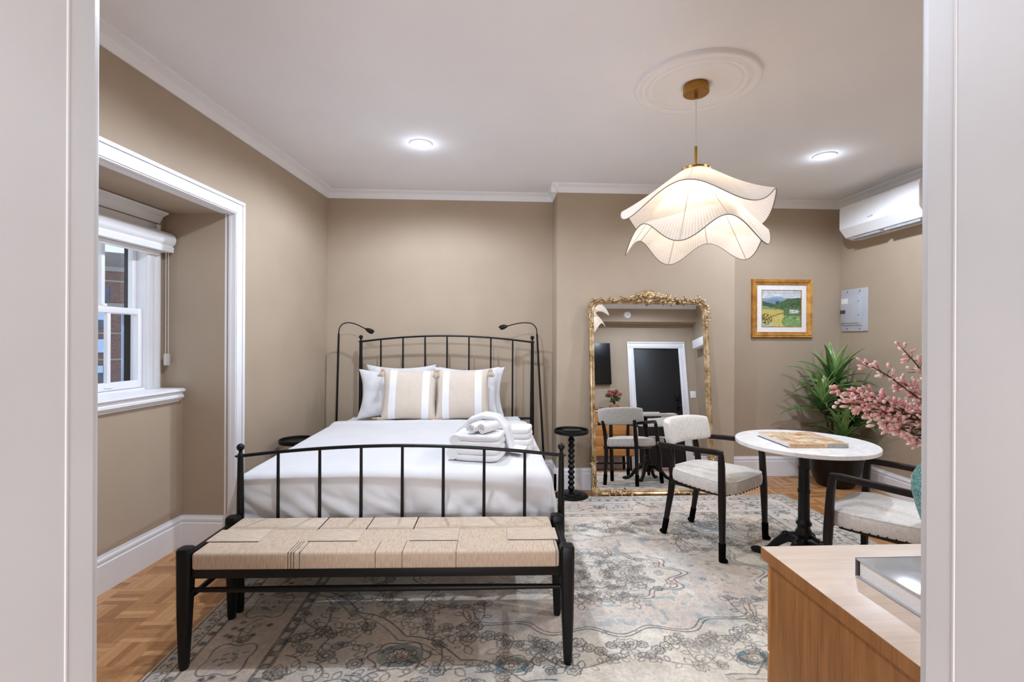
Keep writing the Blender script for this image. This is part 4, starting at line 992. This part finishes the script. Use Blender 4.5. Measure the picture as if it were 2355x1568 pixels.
# ------------------------------------------------------------------ bistro table, book, chairs
TX, TY, TH = 1.872, 2.81, .76
tb = thing('bistro_table', 'round white marble bistro table on a black cast-iron pedestal', 'table', (TX, TY, .012))
hz = TH-.012
MB().lathe([(.001,hz-.027), (.366,hz-.027), (.371,hz-.023), (.372,hz-.004), (.368,hz), (.001,hz)], 90).obj('tabletop', 'marble', tb, smooth=40)
MB().lathe([(.001,.09), (.030,.09), (.046,.11), (.043,.13), (.034,.145), (.030,.16), (.040,.175), (.046,.20), (.046,.215), (.034,.235), (.034,.25), (.042,.258), (.042,.268), (.033,.278), (.031,.30), (.030,.44), (.034,.447), (.034,.459), (.030,.466), (.029,.58), (.033,.587), (.033,.599), (.029,.606), (.029,hz-.045), (.05,hz-.042), (.05,hz-.027), (.001,hz-.027)], 32).obj('column', 'black_metal', tb, smooth=45)
MB().box(-.15, .15, -.15, .15, hz-.040, hz-.027, b=.006).obj('top_plate', 'black_metal', tb)
for q in range(4):
    a = R(133+90*q-8); dx, dy = math.cos(a), math.sin(a); m = MB()
    pts = [(0,.155), (.05,.165), (.10,.150), (.15,.105), (.195,.052), (.235,.024), (.27,.020), (.30,.018)]
    m.tube([(dx*r, dy*r, z) for r, z in pts], [.030,.034,.030,.024,.020,.018,.022,.013], 14); m.sphere((dx*.283, dy*.283, .019), (.030,.026,.018), 12)
    m.sphere((dx*.10, dy*.10, .170), (.026,.026,.018), 10); m.obj('claw_foot', 'black_metal', tb, smooth=60)
ck = thing('art_book', 'large tan picture book lying on the marble table', 'book', (1.835, 2.79, TH+.001), R(-2))
h, w = 60, 64; A1 = vnoise(h, w, 5, 41); A2 = vnoise(h, w, 14, 42); cov = np.zeros((h, w, 3)); cov[:] = (214,190,156)
for mk, c in (((A1 > .55)*.8, (232,216,190)), ((A2 > .62)*.6, (190,138,92)), ((A1 < .3)*.7, (196,186,170)), ((A2 < .25)*.5, (168,158,140))): blend(cov, mk, c)
yy, xx = np.mgrid[0:h, 0:w]; blend(cov, (np.sin((xx*.6+yy)*.25+A1*6) > .75)*.7, (176,116,72))
MB().box(-.166, .166, -.165, .168, 0, .0025).obj('back_cover', 'covered', ck, smooth=0)
MB().box(-.161, .162, -.158, .163, .0025, .0215).obj('page_block', 'page', ck, smooth=0)
cv_ = MB().box(-.166, .166, -.165, .168, .0215, .0240).obj('front_cover', 'label', ck, smooth=0)
colour_grid('cover_picture', .332, .333, cov, 'cover', ck, lambda gx, gy: np.stack([gx-.166, gy-.165, np.full_like(gx, .0244)], 1))
sp_ = MB().box(-.166, .166, -.170, -.165, 0, .0243, b=.001).obj('spine', plain('peach_spine', (228,196,160), .4, var=.04, vs=60), ck)
MB().box(.05, .166, -.1706, -.1695, .001, .0235).obj('spine_end', plain('grey_spine', (178,176,168), .5, var=.15, vs=90), sp_, smooth=0)
tx = D.curves.new('spine_lettering', 'FONT'); tx.body = 'SECRETS OF GARDEN CULTURE'; tx.size = .0165; tx.extrude = .0003; tx.align_x = 'LEFT'; tx.align_y = 'CENTER'
to = D.objects.new('spine_text', tx); COL.objects.link(to); bpy.context.view_layer.update(); me_ = D.meshes.new_from_object(to.evaluated_get(bpy.context.evaluated_depsgraph_get())); D.objects.remove(to); to = D.objects.new('spine_lettering', me_); COL.objects.link(to); to.parent = sp_; to.location = (-.157, -.1704, .0122); to.rotation_euler = (R(90), 0, 0); to.scale = (.80,1,1); me_.materials.clear(); me_.materials.append(plain('spine_ink', (186,128,82), .5))

def make_chair(loc, rz, label):
    c = thing('armchair', label, 'armchair', loc, rz, 'linen armchairs at the marble table')
    # front posts run from floor to arm; rear posts kink back above the seat
    for sx in (-1, 1):
        f = [(sx*.282, .222, 0), (sx*.279, .220, .08), (sx*.272, .214, .36), (sx*.264, .206, .56), (sx*.258, .198, .642)]
        l = MB().tube(f, [.0145,.0155,.021,.019,.016], 14, sq=True).obj('front_leg', 'chair_wood', c)
        s = MB(); s.tube([(sx*.2825, .2225, .000), (sx*.2822, .222, .004), (sx*.280, .2205, .06), (sx*.279, .220, .112)], [.0175,.020,.0205,.021], 14); s.sphere((sx*.282, .242, .014), (.014,.016,.014), 10); s.obj('leg_sock', 'sock', l)
        b_ = [(sx*.172, -.262, 0), (sx*.170, -.248, .08), (sx*.165, -.210, .30), (sx*.163, -.198, .42), (sx*.166, -.212, .52), (sx*.174, -.244, .66)]
        l = MB().tube(b_, [.014,.0155,.0195,.021,.019,.015], 14, sq=True).obj('rear_leg', 'chair_wood', c)
        s = MB(); s.tube([(sx*.1722, -.2625, 0), (sx*.172, -.262, .004), (sx*.1705, -.252, .06), (sx*.1697, -.243, .108)], [.0165,.019,.0195,.020], 14); s.sphere((sx*.174, -.278, .014), (.013,.016,.013), 10); s.obj('leg_sock', 'sock', l)
        a = [(sx*.2565, .208, .646), (sx*.262, .17, .650), (sx*.270, .06, .647), (sx*.272, -.06, .641), (sx*.262, -.17, .634), (sx*.238, -.245, .628), (sx*.205, -.285, .624)]
        MB().tube(a, [.0155,.0175,.0175,.017,.0165,.016,.013], 14, sq=True, flat=.85).obj('arm', 'chair_wood', c)
    MB().box(-.20, .20, -.20, .19, .365, .392, b=.004).obj('seat_frame', 'chair_wood', c)
    def half(y): return interp([-.235, -.20, .0, .20, .255], [.175, .195, .232, .258, .25], y)
    def seatfn(u, v):
        a = 2*PI*u; q = 5; ca, sa = math.cos(a), math.sin(a); g = (abs(ca)**q+abs(sa)**q)**(-1/q); X, Yq = ca*g, sa*g
        prof = [(0,.386), (.90,.386), (.985,.390), (1.0,.400), (1.01,.43), (1.0,.455), (.985,.466), (.90,.478), (.6,.492), (.3,.498), (0,.500)]
        i = v*(len(prof)-1); j = min(len(prof)-2, int(i+1e-9)); f = i-j; r = lerp(prof[j][0], prof[j+1][0], f); z = lerp(prof[j][1], prof[j+1][1], f)
        y = .01+.245*Yq*r; return (half(.01+.245*Yq)*X*r, y, z-.015*(1 if v > .6 else 0)*0)
    st = MB().grid(seatfn, 84, 21, cu=True).obj('seat', 'chair_linen', c, smooth=60)
    m = MB()
    for q in range(46):
        u = q/46; p = seatfn(u, .30); d_ = Vector((p[0], p[1]-.01, 0)).normalized(); m.sphere((p[0]+d_.x*.002, p[1]+d_.y*.002, .392), .0048, 8)
    m.obj('nailhead_trim', 'nail', st)
    m = MB(); m.tube([seatfn(q/84, .60) for q in range(85)], .0026, 6, cap=False); m.obj('piping', 'chair_linen', st)
    def backfn(u, v):
        a = 2*PI*v; V = math.sin(a); Tt = math.cos(a); q = 4; gg = (abs(V)**q+abs(Tt)**q)**(-1/q); V *= gg; Tt *= gg
        U = u*2-1; e = 1-abs(U)**10*.10; x = .245*U; hh = .088*(1-.08*abs(U)**3)*(e); th = .034*e*(1-.5*max(0, abs(U)-.92)/.08)
        y = -.262+.085*(abs(U)**2.2); z = .706+V*hh; y += -Tt*th-.20*(z-.70)
        return (x*(1-.0*V), y, z)
    bmh = MB().grid(lambda v, u: backfn(u, v), 40, 48, cu=True)
    nv = len(bmh.v); bmh.f += [tuple(range(39, -1, -1)), tuple(nv-40+k_ for k_ in range(40))]
    bk_ = bmh.obj('backrest', 'chair_linen', c, smooth=60)
    m = MB()
    for q in range(18): p = backfn(.03+.94*q/17, .86); m.sphere((p[0], p[1]-.001, p[2]), .003, 6)
    m.obj('nailhead_trim', 'nail', bk_)
    return c
ch = make_chair((1.525, 3.245, .012), R(-144.5), 'cream linen armchair with dark wood arms in front of the standing mirror')
dup(ch, (2.10, 2.42, .012), R(34.9), 'cream linen armchair with dark wood arms at the right, behind the dresser')

# ------------------------------------------------------------------ potted plant in the corner
pp = thing('potted_plant', 'green dracaena plant in a dark round pot in the right corner', 'plant', (3.265, 4.45, 0))
MB().lathe([(.001,0), (.14,0), (.150,.006), (.175,.06), (.212,.16), (.232,.28), (.236,.36), (.230,.40), (.222,.405), (.215,.40), (.212,.37), (.001,.37)], 48).obj('pot', 'pot', pp, smooth=50)
MB().lathe([(.001,.385), (.10,.388), (.213,.372)], 32, cap=False).obj('soil', 'soil', pp)
lf_ = MB(); sm_ = MB(); rp = random.Random(9)
def leaf(base, az, el, L, W, droop, tint):
    n = 12; pts = []; p = Vector(base); e = el
    for i in range(n+1):
        s = i/n; pts.append((p.copy(), e)); p += Vector((math.cos(az)*math.cos(e), math.sin(az)*math.cos(e), math.sin(e)))*(L/n); p.x = min(p.x, .262); p.y = min(p.y, .312); e -= droop/n*(.3+1.6*s)
    side = Vector((-math.sin(az), math.cos(az), 0)); vs = []; fs = []; ti = []
    tw = rp.uniform(-.5,.5)
    for i, (p, e) in enumerate(pts):
        s = i/n; wd = W*(.32+.68*math.sin(PI*min(1, s*1.15)**.8) if s < .87 else .95*(1-s)/.13*.45)*(.9); wd = max(wd, .0006)
        nrm = Vector((-math.cos(az)*math.sin(e), -math.sin(az)*math.sin(e), math.cos(e))); sd = (side*math.cos(tw*s)+nrm*math.sin(tw*s))
        for k_, (a, b_) in enumerate(((-1,.22), (-.5,.05), (0,-.06), (.5,.05), (1,.22))):
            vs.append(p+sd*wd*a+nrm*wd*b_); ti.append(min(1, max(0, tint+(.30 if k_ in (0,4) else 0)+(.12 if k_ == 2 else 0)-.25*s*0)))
    for i in range(n):
        for k_ in range(4): fs.append((i*5+k_, i*5+k_+1, (i+1)*5+k_+1, (i+1)*5+k_))
    lf_.add(vs, fs, tint=ti)
heads = [((-.02,.02,.385), (0.0,.03,.99), 13, .36), ((-.05,-.02,.385), (-.15,-.03,.78), 13, .33), ((.05,-.03,.385), (.09,-.09,.66), 14, .33), ((0,-.06,.385), (-.03,-.14,.50), 11, .30), ((.06,.05,.385), (.12,.06,.76), 9, .30)]
for (a, b_, n, L) in heads:
    a = Vector(a); b_ = Vector(b_); sm_.tube([a, a.lerp(b_, .5)+Vector((.01,.01,0)), b_], [.012,.011,.009], 8)
    n = int(n*2.1)
    for q in range(n):
        s = q/(n-1); az = q*2.399+rp.uniform(-.3,.3); el = lerp(.15, 1.45, s**.8)
        base = b_-Vector((0,0,.10*(1-s)))
        Lq = L*1.16*rp.uniform(.8,1.08)*(1.0 if s < .8 else .95)
        px_, py_ = b_.x+math.cos(az)*Lq*math.cos(el), b_.y+math.sin(az)*Lq*math.cos(el)
        if px_ > .24 or py_ > .29: Lq *= .62
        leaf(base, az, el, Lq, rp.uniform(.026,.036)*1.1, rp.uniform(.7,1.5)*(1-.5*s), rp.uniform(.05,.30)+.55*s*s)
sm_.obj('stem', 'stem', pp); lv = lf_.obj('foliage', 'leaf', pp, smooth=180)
sdm = lv.modifiers.new('thickness', 'SOLIDIFY'); sdm.thickness = .0012

# ------------------------------------------------------------------ dresser and what stands on it
DT = .91; dx0, dx1, dy0, dy1 = .588, 2.262, .545, 1.024
ds = thing('dresser', 'oak dresser with glare-paled top against the front wall at lower right', 'dresser', ((dx0+dx1)/2, (dy0+dy1)/2, 0))
O = ((dx0+dx1)/2, (dy0+dy1)/2, 0)
MB(off=O).box(dx0+.006, dx1-.006, dy0, dy1-.022, .215, DT-.026, b=.0015).obj('carcass', 'walnut_side', ds, smooth=0)
tp = MB(off=O).box(dx0, dx1, dy0-.002, dy1, DT-.0245, DT, b=.0015).obj('top', 'oak_top_glare', ds)
MB(off=O).add([(dx0-.0006, dy0-.002, DT-.0245), (dx0-.0006, dy1, DT-.0245), (dx0-.0006, dy1, DT-.0008), (dx0-.0006, dy0-.002, DT-.0008), (dx0+.002, dy0-.002, DT-.0245), (dx0+.002, dy1, DT-.0245), (dx0+.002, dy1, DT-.0008), (dx0+.002, dy0-.002, DT-.0008)], [(0,1,2,3), (7,6,5,4), (0,4,5,1), (1,5,6,2), (2,6,7,3), (3,7,4,0)]).obj('edge_band', 'walnut_side', tp, smooth=0)
zz = [(.225,.375), (.380,.530), (.535,.685), (.690,.875)]
for c in range(2):
    xa = dx0+.012+c*(dx1-dx0-.012)/2; xb = xa+(dx1-dx0)/2-.022
    for z0, z1 in zz:
        d_ = MB(off=O).box(xa, xb, dy1-.024, dy1-.004, z0, z1, b=.002).obj('drawer', 'oak_front', ds)
for sx in (dx0+.04, dx1-.08):
    for sy in (dy0+.03, dy1-.075):
        MB(off=O).box(sx, sx+.04, sy, sy+.04, 0.0 if sy < .8 else 0.0, .216, b=.003).obj('leg', 'chair_wood', ds)
MB(off=O).box(dx0+.08, dx1-.08, dy1-.065, dy1-.045, .10, .125).obj('stretcher', 'chair_wood', ds, smooth=0)
gb = thing('grey_book', 'thick grey glossy hardback lying on the dresser beside the vase', 'book', (.69, .885, DT+.001))
MB().box(0, .26, -.30, -.0, 0, .003, b=.001).obj('back_cover', 'greycover', gb); MB().box(.004, .257, -.297, -.006, .003, .031).obj('page_block', 'page', gb, smooth=0)
MB().box(0, .26, -.30, -.0, .031, .0345, b=.001).obj('front_cover', 'greycover', gb); MB().box(.0, .26, -.003, .0015, 0, .0345, b=.001).obj('spine', 'covered', gb)
# vase with blossom branches
VX, VY = .928, .905
vs_ = thing('blossom_vase', 'teal crackle-glazed vase of pink blossom branches on the dresser', 'vase', (VX, VY, DT+.001))
MB().lathe([(.001,0), (.048,0), (.050,.004), (.052,.02), (.062,.06), (.076,.105), (.084,.14), (.084,.165), (.074,.188), (.050,.204), (.034,.212), (.030,.225), (.036,.236), (.032,.236), (.026,.225), (.028,.20), (.001,.19)], 48).obj('vessel', 'teal', vs_, smooth=60)
tw_ = MB(); bu = MB(); lv2 = MB(); rb_ = random.Random(21)
def bud(p, d, L, w, ti):
    d = d.normalized(); q = d.to_track_quat('Z', 'Y').to_matrix().to_4x4(); Mx = Matrix.Translation(p) @ q
    n = 6; vs = []; prof = ((0,.0), (.22,.75), (.5,1.0), (.8,.8), (1.0,.25))
    for s, r in prof:
        for k_ in range(n): a = 2*PI*k_/n; vs.append((w*max(r, .15)*math.cos(a), w*max(r, .15)*math.sin(a), L*s))
    fs = [(i*n+k_, i*n+(k_+1)%n, (i+1)*n+(k_+1)%n, (i+1)*n+k_) for i in range(4) for k_ in range(n)]+[tuple(range(n-1, -1, -1)), tuple(4*n+k_ for k_ in range(n))]
    bu.add(vs, fs, Mx, tint=[min(1, max(0, ti+.5*(s > .75)+.35*(s < .1))) for s, r in prof for _ in range(n)])
mouth = Vector((0,0,.225))
tips = [(-.228,.045,.345), (-.168,.045,.395), (-.10,.05,.365), (-.083,.055,.425), (-.118,.05,.268), (-.036,.05,.262), (-.182,.05,.305), (-.20,.03,.325), (-.04,.05,.40), (-.07,.02,.33), (-.15,.06,.285), (.02,.03,.40), (.06,.05,.36), (.05,-.04,.42), (.10,.0,.33), (-.05,.06,.29), (-.215,.06,.315), (-.16,.03,.30), (-.12,.04,.31), (-.09,.06,.285), (-.13,.04,.275), (-.19,.05,.335), (-.06,.03,.27), (-.03,.045,.43)]
for ti_, T in enumerate(tips):
    T = Vector(T); mid = mouth.lerp(T, .5)+Vector((.0,.0,.022-.03*(T.z < .3))); P_ = [mouth, mouth.lerp(mid, .6)+Vector((0,0,.012)), mid, mid.lerp(T, .55)+Vector((0,0,.004)), T]
    tw_.tube(P_, [.0026,.0022,.0018,.0013,.0009], 6)
    base_t = rb_.uniform(.05,.55)
    for q in range(46):
        s = rb_.uniform(.30, 1.0); i = s*4; j = min(3, int(i)); p = P_[j].lerp(P_[j+1], i-j); d0 = (P_[j+1]-P_[j]).normalized()
        off = Vector((rb_.gauss(0,1), rb_.gauss(0,1), rb_.gauss(0,1))).normalized()*rb_.uniform(.002,.022)*(1.15-.6*s)
        dd_ = (d0*.7+off.normalized()*.8); e = p+off
        tw_.tube([p, e], [.0006,.0005], 4); bud(e, dd_, rb_.uniform(.010,.018), rb_.uniform(.0026,.0042), base_t+rb_.uniform(-.1,.35))
    for q in range(4):
        s = rb_.uniform(.3,.8); p = mouth.lerp(T, s); az = rb_.random()*6.28; c_ = p+Vector((math.cos(az)*.012, math.sin(az)*.012, .004)); lv2.sphere(c_, (.010,.004,.0012), 8)
tw_.obj('branch', 'twig', vs_); bu.obj('blossom', 'bud', vs_, smooth=60); lv2.obj('leaf', 'leafsmall', vs_)
# bouquet and carved knot that the mirror shows on the far end of the dresser
bq = thing('flower_pot', 'dusty red flowers in a tan pot on the dresser, seen in mirror', 'flower pot', (2.045, .76, DT))
MB().lathe([(.001,0), (.074,0), (.084,.01), (.090,.05), (.082,.09), (.066,.105), (.060,.105), (.058,.09), (.001,.085)], 12).obj('pot', 'basket', bq, smooth=20)
m1 = MB(); m2 = MB(); m3 = MB()
for q in range(15):
    a = q*2.4; r = .125*math.sqrt((q+.4)/15); e = Vector((r*math.cos(a), r*math.sin(a)*.8, .335-.6*r+rb_.uniform(-.02,.03))); m1.tube([(0,0,.09), (e.x*.3, e.y*.3, .18), e], [.004,.003,.0025], 6)
    for k_ in range(16): d_ = Vector((rb_.gauss(0,1), rb_.gauss(0,1), rb_.gauss(0,.7))).normalized()*.022; m2.sphere(e+d_, rb_.uniform(.007,.011), 6)
for q in range(30):
    a = q*2.4; r = .04+.08*rb_.random(); c_ = (r*math.cos(a), r*math.sin(a), .15+.10*rb_.random()); m3.sphere(c_, (.030,.018,.006), 8, Mx=Matrix.Translation(c_) @ Matrix.Rotation(rb_.uniform(-.7,.7), 4, 'X') @ Matrix.Rotation(a, 4, 'Z') @ Matrix.Translation((-c_[0], -c_[1], -c_[2])))
m1.obj('stem', 'twig', bq); m2.obj('bloom', 'bloom_red', bq); m3.obj('leaf', 'leafsmall', bq)
kn = thing('carved_knot', 'carved wooden knot ornament beside the red flowers, seen in mirror', 'ornament', (1.80, .76, DT))
MB().tube([(.06*math.cos(a)*(1+.45*math.cos(1.5*a)), .045*math.sin(a)*(1+.45*math.cos(1.5*a)), .040+.022*math.sin(1.5*a)) for a in np.linspace(0, 4*PI, 90)], .016, 10).obj('loop', 'knot', kn)

# ------------------------------------------------------------------ light
def spot(x, y, e, ang=168, blend_=.38, size=.035, c=(224,236,255)):
    l = D.lights.new('downlight_beam', 'SPOT'); l.energy = e; l.spot_size = R(ang); l.spot_blend = blend_; l.shadow_soft_size = size; l.color = lin(c)[:3]
    o = D.objects.new('downlight_beam', l); COL.objects.link(o); o.location = (x, y, ZC-.03)
for (x, y, _), e in zip(DL, (58, 58, 68, 60)):
    spot(x, y, e)
    if y < 3: continue
    l = D.lights.new('lens_glow', 'POINT'); l.energy = .7; l.shadow_soft_size = .05; l.color = lin((224,236,255))[:3]
    o = D.objects.new('lens_glow', l); COL.objects.link(o); o.location = (x, y, ZC-.065)
l = D.lights.new('pendant_glow', 'POINT'); l.energy = 5.5; l.shadow_soft_size = .05; l.color = lin((255,246,232))[:3]
o = D.objects.new('pendant_glow', l); COL.objects.link(o); o.location = (PX, PY, ZC-.01-.64)
l = D.lights.new('added_hall_fill', 'POINT'); l.energy = 84; l.shadow_soft_size = .25; l.color = lin((236,241,252))[:3]  # added fill light, unseen, brightens the room and ceiling through the doorway
o = D.objects.new('added_hall_fill', l); COL.objects.link(o); o.location = (.04, -1.20, .95)
wd_ = D.worlds.new('sky'); bpy.context.scene.world = wd_; wd_.use_nodes = True; nt = wd_.node_tree; bg = nt.nodes['Background']
tc = nt.nodes.new('ShaderNodeTexCoord'); sp = nt.nodes.new('ShaderNodeSeparateXYZ'); nt.links.new(tc.outputs['Generated'], sp.inputs[0]); rp_ = nt.nodes.new('ShaderNodeValToRGB'); nt.links.new(sp.outputs[2], rp_.inputs[0])
e = rp_.color_ramp.elements; e[0].position = 0; e[0].color = lin((220,228,238)); e[1].position = .6; e[1].color = lin((176,200,232)); nt.links.new(rp_.outputs[0], bg.inputs[0]); bg.inputs[1].default_value = 1.0

# ------------------------------------------------------------------ camera
F, YAW, ROLL = 1130., R(2.9), R(.25)
cam = D.cameras.new('camera'); cam.sensor_fit = 'HORIZONTAL'; cam.sensor_width = 36; cam.lens = 36*F/2355; cam.shift_y = -3/2355; cam.clip_start = .02; cam.clip_end = 300
co = D.objects.new('camera', cam); COL.objects.link(co)
r = Vector((math.cos(YAW), -math.sin(YAW), 0)); f = Vector((math.sin(YAW), math.cos(YAW), 0)); up_ = Vector((0,0,1))
rc = r*math.cos(ROLL)+up_*math.sin(ROLL); uc = -r*math.sin(ROLL)+up_*math.cos(ROLL)
Mw = Matrix.Identity(4)
for i in range(3): Mw[i][0] = rc[i]; Mw[i][1] = uc[i]; Mw[i][2] = -f[i]
Mw[2][3] = 1.35; co.matrix_world = Mw
sc = bpy.context.scene; sc.camera = co
sc.view_settings.view_transform = 'Standard'; sc.view_settings.look = 'None'; sc.view_settings.exposure = .50; sc.view_settings.gamma = 1
sc.cycles.use_denoising = True; sc.cycles.max_bounces = 8; sc.cycles.diffuse_bounces = 5; sc.cycles.glossy_bounces = 4; sc.cycles.transparent_max_bounces = 8; sc.cycles.sample_clamp_indirect = 8
